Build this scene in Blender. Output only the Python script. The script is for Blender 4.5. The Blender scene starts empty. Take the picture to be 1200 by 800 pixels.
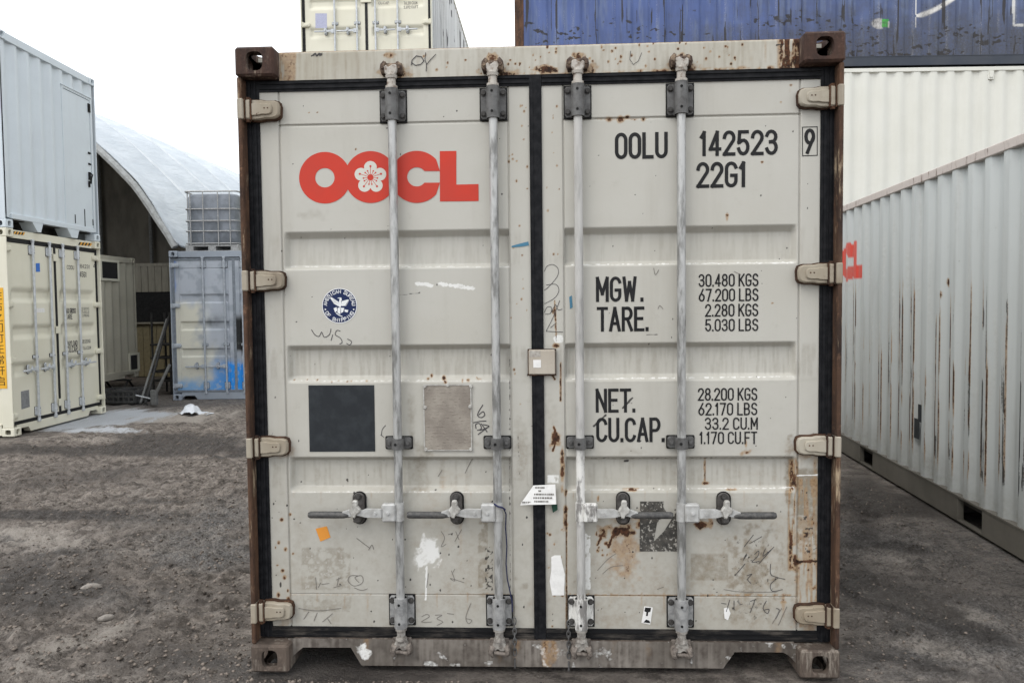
import bpy, math, random
import numpy as np
from mathutils import Matrix, Vector

random.seed(7)
SC = bpy.context.scene
COL = SC.collection

# ------------------------------------------------------------------ camera
CAM = np.array([0.0419, -3.1114, 1.5289])
YAW, PITCH, ROLL, FPX = -0.04655, -0.04603, -0.01092, 900.0   # focal length per 1200 px of frame width
_cy, _sy, _cp, _sp = math.cos(YAW), math.sin(YAW), math.cos(PITCH), math.sin(PITCH)
FWD = np.array([_sy * _cp, _cy * _cp, _sp])
_r0 = np.array([_cy, -_sy, 0.0])
_u0 = np.cross(_r0, FWD)
RGT = math.cos(ROLL) * _r0 + math.sin(ROLL) * _u0
UPV = -math.sin(ROLL) * _r0 + math.cos(ROLL) * _u0
cd = bpy.data.cameras.new('camera')
cam = bpy.data.objects.new('camera', cd)
COL.objects.link(cam)
cam.matrix_world = Matrix(((RGT[0], UPV[0], -FWD[0], CAM[0]), (RGT[1], UPV[1], -FWD[1], CAM[1]),
                           (RGT[2], UPV[2], -FWD[2], CAM[2]), (0, 0, 0, 1)))
cd.sensor_width = 36.0
cd.lens = FPX / 1200 * 36
cd.clip_start, cd.clip_end = 0.05, 3000
SC.camera = cam

# ------------------------------------------------------------------ light: bright overcast
SUN_EL, SUN_AZ = math.radians(50), math.radians(222)
world = bpy.data.worlds.new('World')
SC.world = world
world.use_nodes = True
wt = world.node_tree
wt.nodes.clear()
sky = wt.nodes.new('ShaderNodeTexSky')
sky.sky_type = 'NISHITA'
sky.sun_disc = False
sky.sun_elevation = SUN_EL
sky.sun_rotation = SUN_AZ
sky.air_density, sky.dust_density, sky.ozone_density = 1.0, 4.0, 1.0
mixc = wt.nodes.new('ShaderNodeMix')
mixc.data_type = 'RGBA'
mixc.inputs[0].default_value = 0.88                     # closed cloud deck in front of the clear sky
mixc.inputs[7].default_value = (14.2, 14.7, 15.2, 1)
wt.links.new(sky.outputs[0], mixc.inputs[6])
bg = wt.nodes.new('ShaderNodeBackground')
bg.inputs[1].default_value = 0.11
wt.links.new(mixc.outputs[2], bg.inputs[0])
wo = wt.nodes.new('ShaderNodeOutputWorld')
wt.links.new(bg.outputs[0], wo.inputs[0])
sd = bpy.data.lights.new('sun', 'SUN')
sd.energy = 1.0
sd.angle = math.radians(35)
sd.color = (1.0, 0.96, 0.9)
sun = bpy.data.objects.new('sun', sd)
COL.objects.link(sun)
_sdir = Vector((math.sin(SUN_AZ) * math.cos(SUN_EL), math.cos(SUN_AZ) * math.cos(SUN_EL), math.sin(SUN_EL)))
sun.rotation_euler = _sdir.to_track_quat('Z', 'Y').to_euler()
sun.location = (0, -10, 20)
SC.view_settings.view_transform = 'Standard'
SC.view_settings.look = 'None'
SC.view_settings.exposure = 0.20
SC.view_settings.gamma = 1.0

# ------------------------------------------------------------------ measuring: photo survey -> metres on a wall
def ray(px, py):
    return FWD + RGT * ((px - 600) / FPX) - UPV * ((py - 400) / FPX)

def at(px, py, Y):
    d = ray(px, py)
    p = CAM + d * ((Y - CAM[1]) / d[1])
    return p

def dxz(px, py, Y=0.072):                                # point on the near container's door plane
    p = at(px, py, Y)
    return float(p[0]), float(p[2])

def survey(P):                                           # inverse: arrays of points -> survey coordinates
    d = P - CAM
    z = d @ FWD
    return 600 + FPX * (d @ RGT) / z, 400 - FPX * (d @ UPV) / z

def on_face(px, py, M, yl=0.0):                          # point on a thing's own local plane y = yl
    Mi = np.array(M.inverted())
    o = Mi[:3, :3] @ CAM + Mi[:3, 3]
    d = Mi[:3, :3] @ ray(px, py)
    p = o + d * ((yl - o[1]) / d[1])
    return float(p[0]), float(p[2])

def on_side(px, py, M, xl):
    Mi = np.array(M.inverted())
    o = Mi[:3, :3] @ CAM + Mi[:3, 3]
    d = Mi[:3, :3] @ ray(px, py)
    p = o + d * ((xl - o[0]) / d[0])
    return float(p[1]), float(p[2])

# ------------------------------------------------------------------ numpy noise
def _hash(ix, iy, seed):
    h = (ix.astype(np.int64) * 374761393 + iy.astype(np.int64) * 668265263 + seed * 1442695041) & 0xffffffff
    h = ((h ^ (h >> 13)) * 1274126177) & 0xffffffff
    h = h ^ (h >> 16)
    return (h & 0xffff) / 65535.0

def vnoise(x, y, seed=0):
    ix, iy = np.floor(x), np.floor(y)
    fx, fy = x - ix, y - iy
    fx = fx * fx * (3 - 2 * fx)
    fy = fy * fy * (3 - 2 * fy)
    a = _hash(ix, iy, seed); b = _hash(ix + 1, iy, seed)
    c = _hash(ix, iy + 1, seed); d = _hash(ix + 1, iy + 1, seed)
    return (a * (1 - fx) + b * fx) * (1 - fy) + (c * (1 - fx) + d * fx) * fy

def fbm(x, y, seed=0, octs=4):
    s = 0.0; a = 0.5; t = 0.0
    for k in range(octs):
        s = s + a * vnoise(x, y, seed + k * 17)
        t += a; a *= 0.5; x = x * 2.03; y = y * 2.03
    return s / t

def sstep(a, b, x):
    t = np.clip((x - a) / (b - a), 0, 1)
    return t * t * (3 - 2 * t)

# ------------------------------------------------------------------ mesh builders
def link(name, me, mat=None, parent=None):
    o = bpy.data.objects.new(name, me)
    COL.objects.link(o)
    if mat is not None:
        me.materials.append(mat)
    if parent is not None:
        o.parent = parent
    return o

class MB:
    def __init__(s):
        s.v = []; s.f = []
    def add(s, vs, fs):
        n = len(s.v)
        s.v += [tuple(map(float, p)) for p in vs]
        s.f += [tuple(n + i for i in f) for f in fs]
    def quad(s, a, b, c, d):
        s.add([a, b, c, d], [(0, 1, 2, 3)])
    def box(s, x0, x1, y0, y1, z0, z1, c=0.0):
        if c <= 0:
            vs = [(x, y, z) for x in (x0, x1) for y in (y0, y1) for z in (z0, z1)]
            s.add(vs, [(0, 1, 3, 2), (4, 6, 7, 5), (0, 4, 5, 1), (2, 3, 7, 6), (0, 2, 6, 4), (1, 5, 7, 3)])
            return
        s.cbox((x0, y0, z0), (x1, y1, z1), c, {})
    def cbox(s, lo, hi, c, holes):
        lo = np.array(lo, float); hi = np.array(hi, float)
        mid = (lo + hi) / 2; half = (hi - lo) / 2
        c = min(c, half.min() * 0.9)
        def P(sg, ax, shrink):                           # corner point of face ax, other axes inset by shrink
            p = mid + np.array(sg) * half
            for k in range(3):
                if k != ax:
                    p[k] -= sg[k] * shrink
            return p
        for ax in range(3):
            a, b = [k for k in range(3) if k != ax]
            for sgn in (-1, 1):
                def cor(i, j):
                    sg = [0, 0, 0]; sg[ax] = sgn; sg[a] = i; sg[b] = j
                    return P(sg, ax, c)
                if (ax, sgn) in holes:
                    hw, hh, depth = holes[(ax, sgn)]
                    o = mid.copy(); o[ax] += sgn * half[ax]
                    N = 24
                    outer = []; inner = []; deep = []
                    for k in range(N):
                        t = 2 * math.pi * k / N + math.pi / 4
                        ca, sa = math.cos(t), math.sin(t)
                        m = max(abs(ca), abs(sa))
                        p = o.copy(); p[a] += ca / m * (half[a] - c); p[b] += sa / m * (half[b] - c)
                        outer.append(p)
                        e = 2 / 3.0
                        q = o.copy()
                        q[a] += hw * math.copysign(abs(ca) ** e, ca); q[b] += hh * math.copysign(abs(sa) ** e, sa)
                        inner.append(q)
                        r = q.copy(); r[ax] -= sgn * depth
                        deep.append(r)
                    fs = []
                    for k in range(N):
                        k2 = (k + 1) % N
                        fs += [(k, k2, N + k2, N + k), (N + k, N + k2, 2 * N + k2, 2 * N + k)]
                    s.add(outer + inner + deep, fs)
                else:
                    s.quad(cor(-1, -1), cor(1, -1), cor(1, 1), cor(-1, 1))
        for ax in range(3):                              # edges along ax
            a, b = [k for k in range(3) if k != ax]
            for i in (-1, 1):
                for j in (-1, 1):
                    sg = [0, 0, 0]; sg[a] = i; sg[b] = j
                    s1 = list(sg); s1[ax] = -1; s2 = list(sg); s2[ax] = 1
                    s.quad(P(s1, a, c), P(s2, a, c), P(s2, b, c), P(s1, b, c))
        for i in (-1, 1):
            for j in (-1, 1):
                for k in (-1, 1):
                    sg = (i, j, k)
                    s.add([P(sg, 0, c), P(sg, 1, c), P(sg, 2, c)], [(0, 1, 2)])
    def cyl(s, p0, p1, r0, r1=None, n=12, caps=True):
        p0 = np.array(p0, float); p1 = np.array(p1, float)
        r1 = r0 if r1 is None else r1
        d = p1 - p0; d /= np.linalg.norm(d)
        e = np.array([1, 0, 0]) if abs(d[0]) < 0.9 else np.array([0, 1, 0])
        a = np.cross(d, e); a /= np.linalg.norm(a); b = np.cross(d, a)
        vs = []; fs = []
        for k in range(n):
            t = 2 * math.pi * k / n
            w = a * math.cos(t) + b * math.sin(t)
            vs += [p0 + w * r0, p1 + w * r1]
        for k in range(n):
            k2 = (k + 1) % n
            fs.append((2 * k, 2 * k2, 2 * k2 + 1, 2 * k + 1))
        if caps:
            fs.append(tuple(2 * k for k in range(n))[::-1]); fs.append(tuple(2 * k + 1 for k in range(n)))
        s.add(vs, fs)
    def tube(s, pts, r, n=8, closed=False):
        pts = [np.array(p, float) for p in pts]
        m = len(pts)
        rings = []
        ref = None
        for i, p in enumerate(pts):
            if closed:
                d = pts[(i + 1) % m] - pts[i - 1]
            else:
                d = pts[min(i + 1, m - 1)] - pts[max(i - 1, 0)]
            d = d / (np.linalg.norm(d) + 1e-9)
            if ref is None:
                e = np.array([0, 0, 1.0]) if abs(d[2]) < 0.9 else np.array([1.0, 0, 0])
                ref = np.cross(d, e)
            a = ref - d * (ref @ d); a /= np.linalg.norm(a) + 1e-9
            ref = a
            b = np.cross(d, a)
            rr = r[i] if hasattr(r, '__len__') else r
            rings.append([p + (a * math.cos(2 * math.pi * k / n) + b * math.sin(2 * math.pi * k / n)) * rr for k in range(n)])
        vs = [q for ring in rings for q in ring]; fs = []
        for i in range(m if closed else m - 1):
            j = (i + 1) % m
            for k in range(n):
                k2 = (k + 1) % n
                fs.append((i * n + k, i * n + k2, j * n + k2, j * n + k))
        if not closed:
            fs.append(tuple(range(n))[::-1]); fs.append(tuple((m - 1) * n + k for k in range(n)))
        s.add(vs, fs)
    def prism(s, poly, y0, y1, c=0.0):                   # poly in (x,z) seen from -y, extruded along y
        n = len(poly)
        if c > 0:
            cx = sum(p[0] for p in poly) / n; cz = sum(p[1] for p in poly) / n
            ins = []
            for p in poly:
                dx, dz = cx - p[0], cz - p[1]
                L = math.hypot(dx, dz) + 1e-9
                ins.append((p[0] + dx / L * c, p[1] + dz / L * c))
            vs = [(x, y0, z) for x, z in ins] + [(x, y0 + c, z) for x, z in poly] + [(x, y1, z) for x, z in poly]
            fs = [tuple(range(n))]
            for k in range(n):
                k2 = (k + 1) % n
                fs += [(k, n + k, n + k2, k2), (n + k, 2 * n + k, 2 * n + k2, n + k2)]
            fs.append(tuple(2 * n + k for k in range(n))[::-1])
            s.add(vs, fs)
            return
        vs = [(x, y0, z) for x, z in poly] + [(x, y1, z) for x, z in poly]
        fs = [tuple(range(n)), tuple(n + k for k in range(n))[::-1]]
        for k in range(n):
            k2 = (k + 1) % n
            fs.append((k, n + k, n + k2, k2))
        s.add(vs, fs)
    def bolt(s, x, y, z, r=0.011, h=0.012):              # hex bolt head pointing to -y
        s.cyl((x, y, z), (x, y - h * 0.3, z), r * 1.35, n=12)
        s.cyl((x, y - h * 0.3, z), (x, y - h, z), r, r * 0.85, n=6)
    def poly(s, pts3):
        s.add(pts3, [tuple(range(len(pts3)))])
    def build(s, name, mat, parent=None, smooth=None):
        me = bpy.data.meshes.new(name)
        me.from_pydata(s.v, [], s.f)
        if smooth:
            me.polygons.foreach_set('use_smooth', [True] * len(me.polygons))
            try:
                me.set_sharp_from_angle(angle=math.radians(smooth))
            except Exception:
                pass
        me.update()
        return link(name, me, mat, parent)

def grid_obj(name, X, Y, Z, mat, parent=None, attrs=None, flip=False, smooth=False):
    m, n = X.shape
    co = np.stack([X, Y, Z], -1).reshape(-1, 3).astype(np.float32)
    i = np.arange(m - 1)[:, None] * n + np.arange(n - 1)[None, :]
    q = np.stack([i, i + 1, i + n + 1, i + n], -1).reshape(-1, 4)
    if flip:
        q = q[:, ::-1]
    me = bpy.data.meshes.new(name)
    me.vertices.add(len(co)); me.vertices.foreach_set('co', co.ravel())
    me.loops.add(q.size); me.loops.foreach_set('vertex_index', q.ravel().astype(np.int32))
    me.polygons.add(len(q))
    me.polygons.foreach_set('loop_start', (np.arange(len(q)) * 4).astype(np.int32))
    me.polygons.foreach_set('loop_total', np.full(len(q), 4, np.int32))
    if smooth:
        me.polygons.foreach_set('use_smooth', np.ones(len(q), bool))
    me.update(calc_edges=True)
    me.validate()
    for k, arr in (attrs or {}).items():
        a = me.attributes.new(k, 'FLOAT_COLOR', 'POINT')
        a.data.foreach_set('color', arr.reshape(-1, 4).astype(np.float32).ravel())
    return link(name, me, mat, parent)

def thing(name, label, cat, loc=(0, 0, 0), rz=0.0, group=None):
    o = bpy.data.objects.new(name, None)
    COL.objects.link(o)
    o.empty_display_size = 0.3
    o.location = loc; o.rotation_euler = (0, 0, rz)
    return tag(o, label, cat, group)

def tag(o, label=None, cat=None, group=None, kind=None):
    for k, v in (('label', label), ('category', cat), ('group', group), ('kind', kind)):
        if v:
            o[k] = v
    return o

def mat_of(o):
    return Matrix.Translation(o.location) @ Matrix.Rotation(o.rotation_euler[2], 4, 'Z')

# ------------------------------------------------------------------ materials
class NT:
    def __init__(s, name):
        s.m = bpy.data.materials.new(name)
        s.m.use_nodes = True
        s.t = s.m.node_tree
        s.t.nodes.clear()
        s.out = s.t.nodes.new('ShaderNodeOutputMaterial')
        s.b = s.t.nodes.new('ShaderNodeBsdfPrincipled')
        s.t.links.new(s.b.outputs[0], s.out.inputs[0])
        s.tc = s.t.nodes.new('ShaderNodeTexCoord')
    def L(s, a, b):
        s.t.links.new(a, b)
    def setin(s, sock, v):
        if hasattr(v, 'is_linked') or hasattr(v, 'links'):
            s.L(v, sock)
        elif isinstance(v, (tuple, list)) and len(v) == 3 and sock.type == 'RGBA':
            sock.default_value = (*v, 1)
        else:
            sock.default_value = v
    def noise(s, scale=5, detail=4, rough=0.6, stretch=None, dist=0.0, off=(0, 0, 0)):
        n = s.t.nodes.new('ShaderNodeTexNoise')
        n.inputs['Scale'].default_value = scale
        n.inputs['Detail'].default_value = detail
        n.inputs['Roughness'].default_value = rough
        n.inputs['Distortion'].default_value = dist
        mp = s.t.nodes.new('ShaderNodeMapping')
        mp.inputs['Location'].default_value = off
        if stretch:
            mp.inputs['Scale'].default_value = stretch
        s.L(s.tc.outputs['Object'], mp.inputs[0])
        s.L(mp.outputs[0], n.inputs[0])
        return n.outputs[0]
    def ramp(s, v, a, b, lo=0.0, hi=1.0):
        n = s.t.nodes.new('ShaderNodeMapRange')
        n.interpolation_type = 'SMOOTHSTEP'
        s.setin(n.inputs[0], v)
        n.inputs[1].default_value = a; n.inputs[2].default_value = b
        n.inputs[3].default_value = lo; n.inputs[4].default_value = hi
        return n.outputs[0]
    def math(s, op, a, b=0.0, clamp=False):
        n = s.t.nodes.new('ShaderNodeMath')
        n.operation = op; n.use_clamp = clamp
        s.setin(n.inputs[0], a); s.setin(n.inputs[1], b)
        return n.outputs[0]
    def mix(s, f, a, b):
        n = s.t.nodes.new('ShaderNodeMix')
        n.data_type = 'RGBA'
        s.setin(n.inputs[0], f); s.setin(n.inputs[6], a); s.setin(n.inputs[7], b)
        return n.outputs[2]
    def attr(s, name):
        n = s.t.nodes.new('ShaderNodeAttribute')
        n.attribute_name = name
        sp = s.t.nodes.new('ShaderNodeSeparateColor')
        s.L(n.outputs['Color'], sp.inputs[0])
        return sp.outputs[0], sp.outputs[1], sp.outputs[2], n.outputs['Alpha'], n.outputs['Color']
    def bump(s, h, strength=0.2, dist=0.01):
        n = s.t.nodes.new('ShaderNodeBump')
        n.inputs['Strength'].default_value = strength
        n.inputs['Distance'].default_value = dist
        s.L(h, n.inputs['Height'])
        s.L(n.outputs[0], s.b.inputs['Normal'])
    def done(s, color, rough=0.5, metal=0.0, spec=0.4):
        s.setin(s.b.inputs['Base Color'], color)
        s.setin(s.b.inputs['Roughness'], rough)
        s.setin(s.b.inputs['Metallic'], metal)
        s.b.inputs['Specular IOR Level'].default_value = spec
        return s.m

def rust_col(t):
    return t.mix(t.ramp(t.noise(45, 5, .7), .38, .66), (0.022, 0.012, 0.009), (0.105, 0.045, 0.022))

def paint(name, col, col2=None, rough=0.5, rust=0.3, dirt=0.3, grime=(0.16, 0.14, 0.11), wear=False, streak=0.3,
          tint=False, spec=0.3, dents=0.15):
    t = NT(name)
    if tint:
        base = t.attr('tint')[4]
    else:
        base = t.mix(t.ramp(t.noise(1.6, 6), 0.35, 0.68), col, col2 or tuple(c * 0.9 for c in col))
    g = t.math('MULTIPLY', t.ramp(t.noise(7, 5, 0.65, (1, 1, 0.10)), 0.5, 0.85), streak)
    base = t.mix(g, base, grime)
    g2 = t.math('MULTIPLY', t.ramp(t.noise(14, 8, 0.75), 0.55, 0.8), dirt)
    base = t.mix(g2, base, grime)
    fine = t.noise(90, 3)
    rn = t.noise(30, 5, 0.7)
    rs = t.math('MULTIPLY', t.ramp(t.noise(24, 5, 0.72, off=(3, 1, 7)), 0.73 - 0.06 * rust, 0.78 - 0.04 * rust), min(1, rust * 1.6))
    rc = rust_col(t)
    r = t.mix(t.ramp(t.noise(3.0, 3), 0.3, 0.7), rough - 0.08, rough + 0.12) if False else rough
    if wear:
        R, G, B, A, _ = t.attr('wear')
        gr = t.math('ADD', G, t.math('MULTIPLY', t.math('SUBTRACT', rn, 0.5), t.math('MULTIPLY', G, 2.4)), True)
        base = t.mix(t.math('MULTIPLY', gr, 0.85), base, grime)
        st = t.ramp(t.math('ADD', R, t.math('MULTIPLY', t.math('SUBTRACT', rn, 0.5), 0.35)), 0.06, 0.62, 0, 0.78)
        base = t.mix(st, base, t.mix(t.ramp(fine, .4, .65), (0.34, 0.215, 0.105), (0.24, 0.125, 0.05)))
        hr = t.ramp(t.math('ADD', t.math('ADD', R, t.math('MULTIPLY', t.math('SUBTRACT', fine, 0.5), 0.9)), t.math('MULTIPLY', t.math('SUBTRACT', t.noise(42, 6, .75, (1, 1, .45)), 0.5), 1.1)), 0.56, 0.78)
        base = t.mix(t.math('MULTIPLY', t.ramp(t.math('ADD', A, t.math('MULTIPLY', t.math('SUBTRACT', fine, .5), .5)), .25, .6), t.ramp(rn, 0.28, 0.5, .35, 1)), base, (0.72, 0.715, 0.69))
        bl = t.ramp(t.math('ADD', B, t.math('MULTIPLY', t.math('SUBTRACT', fine, 0.5), 0.6)), 0.36, 0.62, 0, 0.93)
        base = t.mix(bl, base, (0.03, 0.027, 0.026))
        rs = t.math('MAXIMUM', rs, hr)
    base = t.mix(rs, base, rc)
    rr = t.mix(rs, (rough,) * 3, (0.9,) * 3)
    h = t.math('ADD', t.math('MULTIPLY', t.noise(3.5, 2), dents * 6), t.math('MULTIPLY', t.math('ADD', fine, rs), 0.12))
    t.bump(h, 0.35, 0.006)
    return t.done(base, rr, 0.0, spec)

def rusty(name, amount=0.75, col=(0.42, 0.36, 0.28), dark=1.0, hi=(0.12, 0.062, 0.036), lo=(0.026, 0.017, 0.0145)):
    t = NT(name)
    n = t.noise(9, 8, 0.7, (1, 1, 0.35))
    c = t.mix(t.ramp(n, 0.3, 0.72), tuple(q * dark for q in lo), tuple(q * dark for q in hi))
    c = t.mix(t.ramp(t.noise(26, 6, 0.7), 0.55, 0.75), c, tuple(q * dark * 1.45 + .01 for q in hi))
    c = t.mix(t.ramp(t.noise(20, 8, 0.75, (1, 1, 0.16), off=(5, 2, 1)), amount - 0.16, amount - 0.04), c, col)
    t.bump(t.math('ADD', n, t.noise(80, 3)), 0.55, 0.004)
    return t.done(c, 0.85, 0.0, 0.3)

def simple(name, c1, c2=None, rough=0.6, scale=20, metal=0.0, bump=0.15, stretch=None, spec=0.4, lo=0.35, hi=0.68, bdist=0.003):
    t = NT(name)
    n = t.noise(scale, 6, 0.65, stretch)
    t.bump(n, bump, bdist)
    return t.done(t.mix(t.ramp(n, lo, hi), c1, c2 or tuple(x * 0.75 for x in c1)), rough, metal, spec)

def flat_print(name, c, rough=0.55, wear=(0.5, 0.49, 0.44), amt=0.0):
    t = NT(name)
    col = t.mix(t.ramp(t.noise(5, 4), 0.3, 0.7), c, tuple(x * 0.86 + 0.01 for x in c))
    if amt > 0:
        col = t.mix(t.ramp(t.noise(70, 5, 0.7), 0.78 - amt, 0.84 - amt), col, wear)
    return t.done(col, rough, 0.0, 0.2)

M = {}
M['door'] = paint('door_paint', (0.475, 0.462, 0.42), (0.448, 0.432, 0.385), 0.45, 0.12, 0.24, (0.20, 0.17, 0.125), wear=True, streak=0.20, dents=0.25)
M['frame'] = paint('frame_paint', (0.47, 0.452, 0.40), (0.40, 0.375, 0.31), 0.5, 0.5, 0.45, (0.20, 0.155, 0.10), wear=True, streak=0.42)
M['sill'] = paint('sill_paint', (0.235, 0.21, 0.185), (0.10, 0.086, 0.073), 0.6, 0.6, 0.8, (0.06, 0.048, 0.04), wear=True, streak=0.65)
M['hinge'] = paint('hinge_paint', (0.40, 0.365, 0.30), (0.27, 0.225, 0.165), 0.55, 1.6, 1.0, (0.10, 0.065, 0.042), streak=0.6)
M['body'] = paint('weathered_grey_paint', (0.48, 0.47, 0.42), (0.42, 0.41, 0.36), 0.5, 0.4, 0.4)
M['rust'] = rusty('rusted_steel', 0.69, (0.22, 0.17, 0.13), 0.85, (0.085, 0.045, 0.032), (0.03, 0.02, 0.018))
M['post'] = rusty('flaking_post_steel', 0.70, (0.36, 0.28, 0.19), 1.0, (0.125, 0.066, 0.038), (0.022, 0.014, 0.012))
M['rust_edge'] = rusty('rusted_weld_edge', 0.95, (0.3, 0.22, 0.14), 0.6, (0.15, 0.07, 0.035))
M['sillrust'] = rusty('muddy_casting_steel', 0.66, (0.21, 0.18, 0.15), 1.0, (0.13, 0.10, 0.08), (0.05, 0.038, 0.031))
M['rubber'] = simple('black_rubber', (0.006, 0.0065, 0.008), (0.018, 0.018, 0.02), 0.55, 30, 0, 0.2, spec=0.12)
M['rubberdirty'] = simple('dusty_black_rubber', (0.012, 0.012, 0.013), (0.085, 0.075, 0.065), 0.6, 16, 0, 0.3, (.4, 1, 1.6), spec=0.12, lo=.45, hi=.75)
M['rod'] = simple('weathered_galvanised_tube', (0.46, 0.46, 0.45), (0.19, 0.188, 0.18), 0.44, 30, 0.4, 0.35, (1, 1, 0.22), lo=0.42, hi=0.66)
def flaky_mat():
    t = NT('flaking_white_tube_paint')
    sp = t.t.nodes.new('ShaderNodeSeparateXYZ'); t.L(t.tc.outputs['Object'], sp.inputs[0])
    z = sp.outputs[2]
    n = t.noise(26, 7, .7, (1, 1, .3))
    steel = t.mix(t.ramp(t.noise(22, 6, .65, (1, 1, .16)), .4, .75), (0.47, 0.46, 0.44), (0.24, 0.235, 0.225))
    steel = t.mix(t.ramp(t.noise(15, 6, .7, (1, 1, .12), off=(4, 4, 4)), .66, .74, 0, .8), steel, (0.16, 0.09, 0.07))
    flake = t.mix(t.ramp(n, .46, .60), (0.68, 0.67, 0.64), (0.21, 0.20, 0.19))
    k = t.math('MULTIPLY', t.ramp(t.math('ADD', z, t.math('MULTIPLY', n, .1)), .66, .70), t.ramp(t.math('ADD', z, t.math('MULTIPLY', n, .3)), 1.20, .95))
    k = t.math('MAXIMUM', k, t.ramp(z, .345, .325))
    t.bump(n, .4, .003)
    return t.done(t.mix(k, steel, flake), .55)
M['rodw'] = flaky_mat()
M['zinc'] = simple('dull_zinc_steel', (0.40, 0.40, 0.395), (0.24, 0.24, 0.24), 0.5, 35, 0.35, 0.25)
M['dsteel'] = simple('dark_grey_steel', (0.135, 0.134, 0.132), (0.075, 0.072, 0.07), 0.55, 30, 0.2, 0.3)
M['catchsteel'] = simple('brown_grey_steel', (0.095, 0.088, 0.083), (0.045, 0.04, 0.037), 0.6, 35, 0.1, 0.4)
M['lsteel'] = simple('light_worn_steel', (0.50, 0.49, 0.46), (0.30, 0.285, 0.26), 0.5, 40, 0.15, 0.3)
M['zinclight'] = simple('light_zinc_casting', (0.50, 0.50, 0.49), (0.36, 0.355, 0.34), 0.5, 30, 0.2, 0.25)
M['camtop'] = simple('stained_cam_steel', (0.43, 0.40, 0.36), (0.17, 0.125, 0.095), 0.6, 42, 0.05, 0.4, lo=.45, hi=.68)
M['camlow'] = simple('muddy_cam_steel', (0.34, 0.32, 0.29), (0.13, 0.112, 0.10), 0.65, 45, 0.05, 0.4)
M['grip'] = simple('dark_cast_grip', (0.05, 0.05, 0.05), (0.105, 0.10, 0.095), 0.6, 60, 0.1, 0.4)
M['boltdark'] = simple('dark_bolt_steel', (0.07, 0.067, 0.064), (0.035, 0.032, 0.03), 0.6, 40, spec=.25)
M['dark'] = simple('dark_steel_recess', (0.010, 0.010, 0.010), (0.018, 0.018, 0.018), 0.7, spec=0.15)
M['under'] = simple('dark_underside_steel', (0.03, 0.028, 0.026), (0.055, 0.048, 0.04), 0.8)
M['red'] = flat_print('logo_red', (0.54, 0.046, 0.027), 0.5, amt=0.03)
M['black'] = flat_print('letter_black', (0.010, 0.010, 0.011), 0.6, amt=0.02)
M['paper'] = simple('creased_white_paper', (0.78, 0.77, 0.75), (0.68, 0.67, 0.65), 0.7, 30, 0, 0.1)
M['white'] = flat_print('print_white', (0.74, 0.75, 0.76), 0.5)

# ------------------------------------------------------------------ stroke lettering
def _arc(cx, cy, rx, ry, a0, a1, n=9):
    return [(cx + rx * math.cos(math.radians(a0 + (a1 - a0) * k / n)), cy + ry * math.sin(math.radians(a0 + (a1 - a0) * k / n))) for k in range(n + 1)]

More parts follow.
